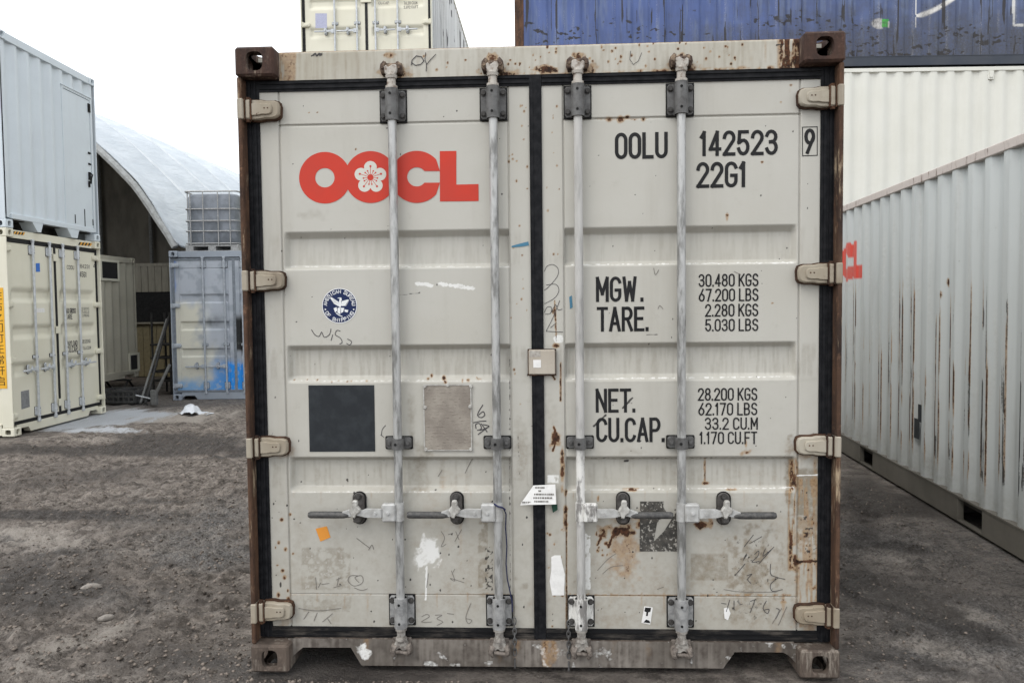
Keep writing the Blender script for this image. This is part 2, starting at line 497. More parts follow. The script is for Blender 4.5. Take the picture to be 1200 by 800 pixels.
def glyphs():
    G = {}
    R = 0.24
    o = _arc(.5, 1 - R, .5, R, 0, 180, 10) + _arc(.5, R, .5, R, 180, 360, 10)
    G['O'] = (1, [o + [o[0]]]); G['0'] = G['O']
    G['U'] = (1, [[(0, 1)] + _arc(.5, R, .5, R, 180, 360, 10) + [(1, 1)]])
    G['L'] = (.9, [[(0, 1), (0, 0), (.95, 0)]])
    G['1'] = (.45, [[(0, .80), (.62, 1), (.62, 0)]])
    G['4'] = (1, [[(.72, 0), (.72, 1), (0, .24), (1, .24)]])
    G['2'] = (1, [_arc(.5, .74, .5, .26, 175, -30, 11) + [(0, 0), (1, 0)]])
    G['3'] = (1, [_arc(.48, .755, .48, .245, 165, -80, 10) + [(.4, .52)], [(.4, .52)] + _arc(.5, .27, .5, .27, 85, -165, 11)])
    G['5'] = (1, [[(.92, 1), (.12, 1), (.05, .52)] + _arc(.5, .31, .5, .31, 130, -165, 12)])
    G['6'] = (1, [[(.78, 1), (.12, .42)] + [], _arc(.5, .29, .5, .29, 0, 360, 16)])
    G['9'] = (1, [[(.22, 0), (.88, .58)], _arc(.5, .71, .5, .29, 0, 360, 16)])
    G['8'] = (1, [_arc(.5, .765, .45, .235, -90, 270, 16), _arc(.5, .27, .5, .27, -90, 270, 16)])
    G['7'] = (1, [[(0, 1), (1, 1), (.35, 0)]])
    G['G'] = (1, [_arc(.5, 1 - R, .5, R, 15, 180, 9) + _arc(.5, R, .5, R, 180, 360, 9) + [(1, .46), (.55, .46)]])
    G['C'] = (1, [_arc(.5, 1 - R, .5, R, 10, 180, 9) + _arc(.5, R, .5, R, 180, 350, 9)])
    G['M'] = (1.15, [[(0, 0), (0, 1), (.5, .3), (1, 1), (1, 0)]])
    G['W'] = (1.3, [[(0, 1), (.22, 0), (.5, .8), (.78, 0), (1, 1)]])
    G['T'] = (1, [[(0, 1), (1, 1)], [(.5, 1), (.5, 0)]])
    G['A'] = (1.05, [[(0, 0), (.5, 1), (1, 0)], [(.2, .3), (.8, .3)]])
    G['R'] = (1, [[(0, 0), (0, 1), (.55, 1)] + _arc(.55, .755, .42, .245, 90, -90, 9) + [(0, .51)], [(.5, .51), (1, 0)]])
    G['P'] = (1, [[(0, 0), (0, 1), (.55, 1)] + _arc(.55, .735, .45, .265, 90, -90, 9) + [(0, .47)]])
    G['B'] = (1, [[(0, .5), (0, 1), (.5, 1)] + _arc(.5, .76, .4, .24, 90, -90, 8) + [(0, .52)], [(0, .52), (.55, .52)] + _arc(.55, .26, .43, .26, 90, -90, 8) + [(0, 0), (0, .52)]])
    G['D'] = (1, [[(0, 0), (0, 1), (.5, 1)] + _arc(.5, .7, .5, .3, 90, 0, 6) + _arc(.5, .3, .5, .3, 0, -90, 6) + [(0, 0)]])
    G['E'] = (.9, [[(1, 1), (0, 1), (0, 0), (1, 0)], [(0, .52), (.85, .52)]])
    G['F'] = (.9, [[(1, 1), (0, 1), (0, 0)], [(0, .5), (.85, .5)]])
    G['N'] = (1, [[(0, 0), (0, 1), (1, 0), (1, 1)]])
    G['K'] = (1, [[(0, 0), (0, 1)], [(1, 1), (.05, .42)], [(.3, .58), (1, 0)]])
    G['S'] = (1, [_arc(.5, .75, .47, .25, 20, 230, 10) + _arc(.5, .26, .5, .26, 60, -165, 11)])
    G['I'] = (.05, [[(0, 0), (0, 1)]])
    G['H'] = (1, [[(0, 0), (0, 1)], [(1, 0), (1, 1)], [(0, .5), (1, .5)]])
    G['X'] = (1, [[(0, 0), (1, 1)], [(0, 1), (1, 0)]])
    G['Y'] = (1, [[(0, 1), (.5, .5), (1, 1)], [(.5, .5), (.5, 0)]])
    G['.'] = (.05, [[(0, 0.0), (0, .055)]])
    G['-'] = (.7, [[(0, .5), (1, .5)]])
    return G
GLY = glyphs()

def strip(mb, pts, w, yf, ends=0.0):
    """a ribbon of width w along pts (x,z); yf(x,z) gives the surface depth"""
    pts = [np.array(p, float) for p in pts]
    closed = len(pts) > 3 and np.linalg.norm(pts[0] - pts[-1]) < 1e-6
    if closed:
        pts = pts[:-1]
    n = len(pts)
    if n < 2:
        return
    vs = []
    for i in range(n):
        a = pts[i - 1] if (i > 0 or closed) else None
        b = pts[(i + 1) % n] if (i < n - 1 or closed) else None
        d1 = (pts[i] - a) if a is not None else (b - pts[i])
        d2 = (b - pts[i]) if b is not None else d1
        d1 = d1 / (np.linalg.norm(d1) + 1e-9); d2 = d2 / (np.linalg.norm(d2) + 1e-9)
        n1 = np.array([-d1[1], d1[0]]); n2 = np.array([-d2[1], d2[0]])
        m = n1 + n2
        L = m @ m
        m = m * (2 / L) if L > 0.25 else n1 * 1.6
        if np.linalg.norm(m) > 1.9:
            m = m / np.linalg.norm(m) * 1.9
        p = pts[i]
        if a is None:
            p = p - d2 * ends
        if b is None:
            p = p + d1 * ends
        ww = w[i] if hasattr(w, '__len__') else w
        for sg in (1, -1):
            q = p + m * sg * ww / 2
            vs.append((q[0], yf(q[0], q[1]), q[1]))
    fs = []
    for i in range(n if closed else n - 1):
        j = (i + 1) % n
        fs.append((2 * i, 2 * i + 1, 2 * j + 1, 2 * j))
    mb.add(vs, fs)

def text_shapes(txt, x0, x1, z0, z1, stroke):
    """stroke paths of one line of lettering filling x0..x1, z0..z1"""
    h = z1 - z0
    gw, gap, sp = 0.40, 0.20, 0.26
    x = 0; items = []
    for ch in txt:
        if ch == ' ':
            x += sp; continue
        w, paths = GLY[ch]
        items.append((x, w * gw, paths)); x += w * gw + gap
    tot = x - gap
    st = stroke * h
    sc = (x1 - x0 - st) / tot
    out = []
    for gx, w, paths in items:
        for p in paths:
            out.append([(x0 + st / 2 + (gx + px_ * w) * sc, z0 + st / 2 + pz * (h - st)) for px_, pz in p])
    return out, st

def split_sharp(p, lim=80):
    out = [[p[0]]]
    for i in range(1, len(p) - 1):
        out[-1].append(p[i])
        a = np.subtract(p[i], p[i - 1]); b = np.subtract(p[i + 1], p[i])
        c = (a @ b) / (np.linalg.norm(a) * np.linalg.norm(b) + 1e-9)
        if c < math.cos(math.radians(lim)):
            out.append([p[i]])
    out[-1].append(p[-1])
    return out

def lettering(mb, txt, x0, x1, z0, z1, yf, stroke=0.13):
    paths, st = text_shapes(txt, x0, x1, z0, z1, stroke)
    k = 0
    for p in paths:
        parts = split_sharp(p)
        for q in parts:
            strip(mb, q, st, lambda x, z, k=k: yf(x, z) - 0.00025 * (k % 4), st * 0.48)
            k += 1

# ------------------------------------------------------------------ shipping containers
HW = 1.219                                               # half width
RECESS = [(1.847, 1.821, 1.706, 1.690), (1.372, 1.351, 1.240, 1.215), (0.900, 0.882, 0.770, 0.750)]
ROD_X = (0.585, 0.1715)
YD = 0.072                                               # depth of the door skin behind the castings' faces

def door_profile(x, z, s, recess=RECESS):
    """depth of the pressed door skin; x is the distance from the container's centre line"""
    x = np.asarray(x, float); z = np.asarray(z, float)
    t = np.zeros_like(x + z)
    for a, b, c, d in recess:
        t = np.maximum(t, np.clip(np.minimum((a * s - z) / ((a - b) * s), (z - d * s) / ((c - d) * s)), 0, 1))
    e = np.clip(np.minimum((x - 0.113) / 0.006, (1.057 - x) / 0.018), 0, 1)
    y = YD + 0.032 * t * e
    inside = (z > 0.312 * s) & (z < 2.287 * s)
    for gx in (0.113, 1.0655):
        y = y + np.where((np.abs(x - gx) < 0.0032), 0.006, 0)
    for gz in (0.312, 2.287):
        y = y + np.where((np.abs(z - gz * s) < 0.0035) & (x > 0.113) & (x < 1.066), 0.006, 0)
    return y

def fill(breaks, step):
    out = [breaks[0]]
    for a, b in zip(breaks[:-1], breaks[1:]):
        n = max(1, int(math.ceil((b - a) / step - 1e-6)))
        out += [a + (b - a) * k / n for k in range(1, n + 1)]
    return np.array(out)

def corr_points(s0, s1, pitch=0.278, depth=0.036, flat=0.09):
    """points of a trapezoid corrugation: (s, depth inwards)"""
    n = max(1, int((s1 - s0 - flat) / pitch))
    pitch = (s1 - s0 - flat) / n
    sl = (pitch - 2 * flat) / 2
    pts = [(s0, 0.0)]
    for k in range(n):
        a = s0 + k * pitch
        pts += [(a + flat, 0.0), (a + flat + sl, depth), (a + 2 * flat + sl, depth), (a + pitch, 0.0)]
    pts.append((s1, 0.0))
    return pts

def dense(pts, step):
    s = [pts[0][0]]; d = [pts[0][1]]
    for (a, da), (b, db) in zip(pts[:-1], pts[1:]):
        n = max(1, int(math.ceil((b - a) / step)))
        for k in range(1, n + 1):
            s.append(a + (b - a) * k / n); d.append(da + (db - da) * k / n)
    return np.array(s), np.array(d)

CAST_MESH = {}
def casting_mesh(sx, sy, sz):
    """corner casting whose outer faces are on the sx, sy, sz sides"""
    k = (sx, sy, sz)
    if k not in CAST_MESH:
        mb = MB()
        w, d, h = 0.162, 0.178, 0.118
        lo = [0 if sx < 0 else -w, 0 if sy < 0 else -d, 0 if sz < 0 else -h]
        mb.cbox(lo, (lo[0] + w, lo[1] + d, lo[2] + h), 0.009,
                {(0, sx): (0.041, 0.036, 0.028), (1, sy): (0.0345, 0.0385, 0.028), (2, sz): (0.033, 0.058, 0.028)})
        me = bpy.data.meshes.new('corner_casting')
        me.from_pydata(mb.v, [], mb.f); me.update()
        CAST_MESH[k] = me
    return CAST_MESH[k]

def hinge_mb(sd, z, rusted=True):
    """hinge strap + knuckle at height z on side sd (-1 left, +1 right)"""
    mb = MB(); back = MB()
    o = [(1.060, -.030), (1.052, -.020), (1.050, .014), (1.056, .030), (1.072, .036), (1.110, .036), (1.130, .040), (1.168, .040),
         (1.168, -.040), (1.132, -.040), (1.112, -.036), (1.078, -.036)]
    P = [(sd * x, z + dz) for x, dz in o]
    if sd < 0:
        P = P[::-1]
    cx, cz = sd * 1.110, z
    mb.prism(P, 0.030, 0.071, 0.006)
    inn = [(cx + (x - cx) * .74 + sd * .012, cz + (q - cz) * .62) for x, q in P]
    mb.prism(inn, 0.022, 0.031, 0.004)                   # raised strap
    back.prism([(cx + (x - cx) * 1.05, cz + (q - cz) * 1.13) for x, q in P], 0.050, 0.0715)
    a_, b_ = sorted((sd * 1.166, sd * 1.190))
    mb.box(a_, b_, 0.020, 0.066, z - .040, z + .040, 0.006)                             # knuckle
    xa, xb = sorted((sd * 1.193, sd * 1.217))
    mb.box(xa, xb, 0.006, 0.075, z - .042, z + .042, 0.004)
    for x0, x1 in ((1.163, 1.168), (1.188, 1.1945)):
        a_, b_ = sorted((sd * x0, sd * x1))
        back.box(a_, b_, 0.0195, 0.06, z - .043, z + .043)
    back.cyl((sd * 1.180, 0.034, z - .050), (sd * 1.180, 0.034, z + .050), 0.010, n=10)
    for dx in (0, .014):
        back.cyl((sd * (1.095 + dx), .0215, z + .004), (sd * (1.095 + dx), .026, z + .004), .0032, n=8)
    return mb, back

def rod_parts(door, sd, rx, s, H, mats, hz, detail=True, flaky=False):
    """one locking bar with its guides, cams, hub, handle and catch, all parts of the door"""
    x = sd * rx
    zt, zb = 2.412 * s, 0.155 * s
    yc = 0.036
    hs = sd                                              # the handle points to the hinge side
    mb = MB()
    mb.cyl((x, yc, zb), (x, yc, zt), 0.0178, n=18, caps=False)
    link_mesh = mb.build('lock_rod', mats['rod'], door, 40)
    for up, zc in ((1, 2.354 * s), (-1, 0.249 * s)):
        g = MB()
        m = 'rodguide_top' if up > 0 else 'rodguide_low'
        g.prism([(x - .052, zc - .052), (x - .045, zc - .062), (x + .045, zc - .062), (x + .052, zc - .052), (x + .052, zc + .052),
                 (x + .045, zc + .062), (x - .045, zc + .062), (x - .052, zc + .052)], 0.060, 0.0715, 0.003)
        g.prism([(x - .026, zc - .064), (x + .026, zc - .064), (x + .026, zc + .064), (x - .026, zc + .064)], 0.028, 0.061)
        g.cyl((x, yc, zc - .064), (x, yc, zc + .064), 0.0262, n=18)
        gd = g.build('rod_guide', mats[m], door, 35)
        for bx in (-.040, .040):
            for bz in (-.042, .042):
                g = MB(); g.bolt(x + bx, 0.060, zc + bz, 0.0095, 0.011)
                g.build('bolt', mats['bolt'], door)
        p = MB()
        for bz in (-.040, .040):
            p.cyl((x - .003, yc - .0275, zc + bz), (x - .003, yc - .020, zc + bz), 0.0055, n=10)
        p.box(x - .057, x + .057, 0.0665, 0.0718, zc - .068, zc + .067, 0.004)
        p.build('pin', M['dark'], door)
        # collar and cam
        cc = MB()
        z0 = zc + up * .064
        cc.cyl((x, yc, z0), (x, yc, z0 + up * .010), 0.0245, n=16)
        cc.cyl((x, yc, z0 + up * .010), (x, yc, z0 + up * .040), 0.0185, 0.0175, n=16)
        cc.cyl((x, yc, z0 + up * .040), (x, yc, z0 + up * .052), 0.022, 0.0245, n=16)
        zz = z0 + up * .052
        cc.cyl((x, yc, zz), (x, yc, zz + up * .030), 0.020, 0.014, n=12)
        q = [(-.014, .006), (.014, .006), (.026, .020), (.031, .042), (.020, .049), (.011, .042), (.002, .046), (-.008, .053),
             (-.022, .051), (-.029, .039), (-.026, .022)]
        P = [(x + a * sd, zz + up * (b - .010)) for a, b in q]
        if sd * up < 0:
            P = P[::-1]
        cc.prism(P, 0.020, 0.048, 0.005)
        cc.build('lock_cam', mats['cam'] if up > 0 else mats.get('cam_low', mats['cam']), door, 35)
    # middle guide
    g = MB(); zc = 0.9625 * s
    g.prism([(x - .054, zc - .017), (x - .046, zc - .024), (x + .046, zc - .024), (x + .054, zc - .017), (x + .054, zc + .017),
             (x + .046, zc + .024), (x - .046, zc + .024), (x - .054, zc + .017)], 0.054, 0.066, 0.003)
    g.cyl((x, yc, zc - .023), (x, yc, zc + .023), 0.0255, n=18)
    g.box(x - .0255, x + .0255, .036, .062, zc - .023, zc + .023)
    for bx in (-.039, .039):
        g.bolt(x + bx, 0.054, zc, 0.009, 0.010)
    g.build('rod_guide', mats['rodguide_mid'], door, 35)
    p = MB()
    p.cyl((x - .006, yc - .027, zc), (x - .006, yc - .02, zc), 0.006, n=10)
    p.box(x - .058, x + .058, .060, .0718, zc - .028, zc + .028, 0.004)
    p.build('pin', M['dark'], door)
    # hub on the rod
    h = MB()
    xa, xb = sorted((x + hs * 0.010, x + hs * 0.068))
    h.box(xa, xb, 0.004, 0.040, hz - .040, hz + .036, 0.006)
    h.cyl((x, yc, hz - .040), (x, yc, hz + .036), 0.0215, n=16)
    h.bolt(x + hs * .041, 0.004, hz - .002, 0.007, 0.007)
    h.build('handle_hub', mats['hub'], door, 35)
    # handle bar, flat and tapering into the grip
    hb = MB()
    xs = [x + hs * d for d in (.066, .120, .145, .178, .215)]
    bar = [(.066, -.020, .016), (.130, -.020, .017), (.150, -.016, .010), (.180, -.011, .013), (.205, -.016, .014), (.235, -.012, .002)]
    up_ = [(x + hs * a, hz + c) for a, b, c in bar]; lo_ = [(x + hs * a, hz + b) for a, b, c in bar]
    P = lo_ + up_[::-1]
    if hs < 0:
        P = P[::-1]
    hb.prism(P, 0.000, 0.016, 0.004)
    hb.cyl((x + hs * .095, 0.000, hz - .002), (x + hs * .095, -.006, hz - .002), 0.007, n=8)
    han = hb.build('lock_handle', mats['handle'], door, 35)
    gp = MB()
    gp.tube([(x + hs * .198, 0.009, hz - .011), (x + hs * .225, 0.008, hz - .010), (x + hs * .25, 0.006, hz - .009),
             (x + hs * .365, 0.004, hz - .008), (x + hs * .374, 0.004, hz - .008)], [.008, .0135, .0145, .0145, .010], n=10)
    gp.build('grip', mats['grip'], door, 50)
    # catch plate and its swinging retainer
    cx = x + hs * .1755
    ct = MB()
    ov = [(cx + 0.0255 * math.cos(t), hz + .046 + 0.0255 * math.sin(t)) for t in np.linspace(0, math.pi, 11)] + \
         [(cx + 0.0255 * math.cos(t), hz - .036 + 0.0255 * math.sin(t)) for t in np.linspace(math.pi, 2 * math.pi, 11)]
    ov = ov[::-1]
    ct.prism(ov, 0.056, 0.071, 0.004)
    ct.box(cx - .014, cx + .014, 0.014, 0.058, hz - .045, hz - .018, 0.004)
    ct.build('handle_catch', mats['catch'], door, 35)
    for bz in (-.042, .056):
        cb_ = MB(); cb_.bolt(cx, 0.056, hz + bz, 0.0105, 0.014); cb_.build('bolt', mats['bolt'], door)
    bk = MB()
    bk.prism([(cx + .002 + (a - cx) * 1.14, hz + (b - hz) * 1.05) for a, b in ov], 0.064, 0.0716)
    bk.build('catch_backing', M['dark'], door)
    fl = MB()
    F = [(-.012, .044), (-.009, .053), (0, .056), (.009, .053), (.012, .044), (.010, .032), (.023, .017), (.021, .005), (.006, -.006),
         (-.002, -.020), (-.012, -.018), (-.018, -.002), (-.025, .010), (-.020, .022), (-.012, .032)]
    fl.prism([(cx + a, hz + b) for a, b in F][::-1], -0.012, 0.006, 0.005)
    fl.build('handle_retainer', mats['flap'], door, 35)
    return link_mesh

def build_door(root, sd, H, mats, step, attrs=None, skin=None, hz=0.680, seals=True):
    s = H / 2.591
    if step < 0.02:
        xb = [0.025, 0.1092, 0.1099, 0.1161, 0.1168, 0.119, 1.039, 1.057, 1.0618, 1.0625, 1.0685, 1.0692, 1.150]
        zb = [0.168 * s]
        zs = sorted([q * s for r in RECESS for q in r] + [v for gz in (0.312, 2.287) for v in (gz * s - .0042, gz * s - .0035, gz * s + .0035, gz * s + .0042)])
    else:
        xb = [0.025, 0.113, 0.119, 1.039, 1.057, 1.150]
        zb = [0.168 * s]
        zs = sorted([q * s for r in RECESS for q in r])
    zz = fill(zb + zs + [2.428 * s], step)
    xx = fill(xb, step)
    X, Z = np.meshgrid(xx, zz)
    Y = door_profile(X, Z, s) if step < 0.02 else None
    if Y is None:
        t = np.zeros_like(X)
        for a, b, c, d in RECESS:
            t = np.maximum(t, np.clip(np.minimum((a * s - Z) / ((a - b) * s), (Z - d * s) / ((c - d) * s)), 0, 1))
        Y = YD + 0.032 * t * np.clip(np.minimum((X - 0.113) / 0.006, (1.057 - X) / 0.018), 0, 1)
    at_ = attrs(sd * X, Y, Z) if attrs else None
    d = grid_obj('door', sd * X, Y, Z, skin or mats['skin'], root, at_, flip=(sd < 0))
    for z in (2.345, 1.645, 0.949, 0.248):
        mb, back = hinge_mb(sd, z * s)
        mb.build('hinge', mats['hinge'], d, 35)
        back.build('weld_bead', mats['weld'], d)
    # rubber seals, with two raised lips
    for nm, (xa, xb_, za, zb_) in {'hinge_side': (1.146, 1.199, .128 * s, 2.47 * s), 'head': (0.026, 1.146, 2.425 * s, 2.469 * s),
                                   'foot': (0.026, 1.146, .127 * s, .172 * s)}.items():
        sl = MB()
        xa2, xb2 = sorted((sd * xa, sd * xb_))
        sl.box(xa2, xb2, 0.066, 0.125, za, zb_)
        if nm == 'hinge_side':
            for k in (.012, .034):
                a, b = sorted((sd * (xa + k), sd * (xa + k + .010)))
                sl.box(a, b, 0.0615, 0.067, za, zb_)
        else:
            for k in (.010, .030):
                sl.box(xa2, xb2, 0.0605, 0.067, za + k, za + k + .008)
        sl.build('door_seal', mats.get('seal_foot', mats['seal']) if nm == 'foot' else mats['seal'], d)
    if sd > 0:
        sl = MB()
        sl.box(-.0255, .0245, 0.064, 0.125, .127 * s, 2.469 * s)
        sl.box(-.019, -.011, 0.0605, 0.065, .127 * s, 2.44 * s)
        sl.build('door_seal', mats['seal'], d)
    for rx in ROD_X:
        m2 = dict(mats)
        if mats.get('flaky') == (sd, rx):
            m2.update(rod=M['rodw'], hub=M['rodw'], rodguide_low=M['rodw'])
        rod_parts(d, sd, rx, s, H, m2, hz)
    return d

def container(name, label, loc, rz, L, H, body, group=None, front='wall', rail=None, post=None, casting=None, header=None,
              sill=None, doors=None, side_skin=None, front_skin=None, pockets=False, roof_mat=None, open_sill=False, cat='shipping container'):
    """local frame: door end at y=0 facing -y, body to y=L, z=0 at the ground"""
    root = thing(name, label, cat, loc, rz, group)
    rail = rail or body; post = post or body; casting = casting or post
    roof_mat = roof_mat or body
    for sx in (-1, 1):
        for sy, y in ((-1, 0), (1, L)):
            for sz, z in ((-1, 0), (1, H)):
                o = bpy.data.objects.new('corner_casting', casting_mesh(sx, sy, sz))
                COL.objects.link(o)
                o.parent = root
                o.location = (sx * HW, y, z)
                if not o.data.materials:
                    o.data.materials.append(casting)
                o.material_slots[0].link = 'OBJECT'
                o.material_slots[0].material = casting
    for sx in (-1, 1):
        for y0, y1 in ((0.010, 0.16), (L - 0.16, L - 0.010)):
            mb = MB()
            a, b = sorted((sx * 1.199, sx * 1.2165))
            mb.box(a, b, y0, y1, 0.118, H - 0.118, 0.004)
            a, b = sorted((sx * 1.145, sx * 1.1989))
            mb.box(a, b, y0 + (0.118 if y0 < 1 else 0), y1 - (0 if y0 < 1 else 0.118), 0.118, H - 0.118)
            mb.build('corner_post', post, root)
    for sx in (-1, 1):
        mb = MB()
        a, b = sorted((sx * 1.155, sx * 1.2165))
        mb.box(a, b, 0.178, L - 0.178, H - 0.075, H - 0.010, 0.006)
        mb.build('top_rail', rail, root)
        mb = MB()
        a, b = sorted((sx * 1.172, sx * 1.2135))
        cuts = [(L / 2 - 1.20, L / 2 - 0.85), (L / 2 + 0.85, L / 2 + 1.20)] if pockets else []
        y = 0.178
        rz_ = 0.188 if pockets else 0.158
        for c0, c1 in cuts + [(L - 0.178, None)]:
            mb.box(a, b, y, c0, 0.016, rz_)
            if c1:
                mb.box(a, b, c0, c1, rz_ - .008, rz_)
                mb.box(a, b, c0, c1, 0.016, 0.026)
                y = c1
        a2, b2 = sorted((sx * 1.150, sx * 1.2185))
        mb.box(a2, b2, 0.178, L - 0.178, rz_, rz_ + .012)
        mb.build('bottom_rail', rail, root)
        # corrugated wall
        if side_skin and sx in side_skin:
            side_skin[sx](root, sx, L, H)
        else:
            p = corr_points(0.155, L - 0.155)
            s = np.array([q[0] for q in p]); d = np.array([q[1] for q in p])
            zz = np.array([0.165, H - 0.07])
            S, Z = np.meshgrid(s, zz); D, _ = np.meshgrid(d, zz)
            grid_obj('side_wall', sx * (1.207 - D), S, Z, body, root, flip=(sx > 0))
    mb = MB()
    mb.box(-1.158, 1.158, 0.10, L - 0.10, H - 0.034, H - 0.018)
    mb.build('roof_panel', roof_mat, root)
    mb = MB()
    mb.box(-1.17, 1.17, 0.13, L - 0.05, 0.135, 0.165)
    k = int((L - 0.6) / 0.6)
    for i in range(k):
        yy = 0.35 + i * (L - 0.7) / max(1, k - 1)
        mb.box(-1.17, 1.17, yy, yy + .05, 0.02 if not pockets else 0.03, 0.135)
    mb.build('floor_frame', M['under'], root)
    ends = [(1, L)] + ([(-1, 0)] if front == 'wall' else [])
    for sy, ye in ends:
        if front_skin and sy < 0:
            front_skin(root, L, H)
        else:
            p = corr_points(-1.15, 1.15, 0.25, 0.04, 0.08)
            s = np.array([q[0] for q in p]); d = np.array([q[1] for q in p])
            zz = np.array([0.15, H - 0.10])
            S, Z = np.meshgrid(s, zz); D, _ = np.meshgrid(d, zz)
            grid_obj('end_wall', S, ye - sy * (0.028 + D), Z, body, root, flip=(sy > 0))
        for nm, z0, z1 in (('end_header', H - 0.116, H - 0.006), ('end_sill', 0.012, 0.158)):
            mb = MB()
            a, b = sorted((ye - sy * 0.012, ye - sy * 0.10))
            if nm == 'end_sill':
                mb.box(-1.06, 1.06, a, b, z0 + (.125 if (open_sill and sy < 0) else .06), z1 + (.05 if (open_sill and sy < 0) else 0), 0.005)
                for q in (() if (open_sill and sy < 0) else (-1, 1)):
                    u, v = sorted((q * .30, q * .72)) if False else sorted((q * .0, q * .66))
                    mb.box(u, v, a + .001, b, z0, z0 + .06)
            else:
                mb.box(-1.06, 1.06, a, b, z0, z1, 0.005)
            mb.build(nm, rail, root)
    if front == 'door':
        s = H / 2.591
        hd = MB()
        if header:
            header(root, H)
        else:
            hd.box(-1.058, 1.058, 0.064, 0.16, H - 0.121, H - 0.004, 0.004)
            hd.build('door_header', rail, root)
        if sill:
            sill(root, H)
        else:
            sb = MB()
            prof = [(-1.062, .035), (-1.0, .085), (-.81, .085), (-.76, .012), (.76, .012), (.81, .085), (1.0, .085), (1.062, .035), (1.062, .127 * s), (-1.062, .127 * s)]
            sb.prism(prof[::-1], 0.056, 0.15)
            sb.build('door_sill', rail, root)
        doors(root, H)
    return root

# ------------------------------------------------------------------ wear of the near container (surveyed marks)
class Wear:
    def __init__(s, X, Y, Z):
        P = np.stack([X, Y, Z], -1)
        s.x, s.y = survey(P)
        s.X, s.Z = X, Z
        s.n1 = fbm(s.x / 7, s.y / 7, 3, 4); s.n2 = fbm(s.x / 2.6, s.y / 2.6, 9, 3); s.n3 = fbm(s.x / 22, s.y / 22, 5, 4)
        s.ns = fbm(s.x / 3.0, s.y / 40, 21, 4)
        s.c = [np.zeros_like(X) for _ in range(4)]
    def blob(s, ch, x, y, rx, ry, v, rough=0.8, noise=None):
        n = s.n1 if noise is None else noise
        d = np.sqrt(((s.x - x) / rx) ** 2 + ((s.y - y) / ry) ** 2)
        s.c[ch] = np.maximum(s.c[ch], v * np.clip(1.35 - d + (n - 0.5) * 2.4 * rough, 0, 1))
    def streak(s, ch, x, y0, y1, w, v):
        t = np.clip((s.y - y0) / (y1 - y0), 0, 1)
        f = np.where((s.y >= y0 - 2) & (s.y <= y1 + 2), 1 - t ** 1.5, 0)
        xx = s.x - x - (s.n3 - 0.5) * 5 * t
        s.c[ch] = np.maximum(s.c[ch], v * np.exp(-(xx / w) ** 2) * f * np.clip(s.n1 * 1.9, 0.25, 1))
    def rect(s, ch, x0, y0, x1, y1, v, thr=0.0, soft=2.0, noise=None):
        n = s.n1 if noise is None else noise
        e = np.minimum(np.minimum(s.x - x0, x1 - s.x), np.minimum(s.y - y0, y1 - s.y)) / soft
        k = np.clip(e + 0.5, 0, 1)
        s.c[ch] = np.maximum(s.c[ch], v * k * sstep(thr - 0.08, thr + 0.08, n) if thr else v * k)
    def specks(s, ch, x0, y0, x1, y1, n, r, v, seed):
        rng = np.random.default_rng(seed)
        for _ in range(n):
            cx, cy = rng.uniform(x0, x1), rng.uniform(y0, y1)
            if cx < s.x.min() - 3 or cx > s.x.max() + 3:
                continue
            rr = r * rng.uniform(0.6, 1.5)
            d = np.sqrt(((s.x - cx) / rr) ** 2 + ((s.y - cy) / (rr * rng.uniform(0.8, 1.6))) ** 2)
            s.c[ch] = np.maximum(s.c[ch], v * np.clip(1.5 - d, 0, 1))
    def line(s, ch, pts, w, v, rough=0.5):
        for (xa, ya), (xb, yb) in zip(pts[:-1], pts[1:]):
            L2 = (xb - xa) ** 2 + (yb - ya) ** 2 + 1e-9
            t = np.clip(((s.x - xa) * (xb - xa) + (s.y - ya) * (yb - ya)) / L2, 0, 1)
            d = np.hypot(s.x - xa - t * (xb - xa), s.y - ya - t * (yb - ya)) / w
            s.c[ch] = np.maximum(s.c[ch], v * np.clip(1.5 - d + (s.n2 - 0.5) * 2 * rough, 0, 1))
    def out(s):
        return {'wear': np.stack([np.clip(c, 0, 1) for c in s.c], -1)}

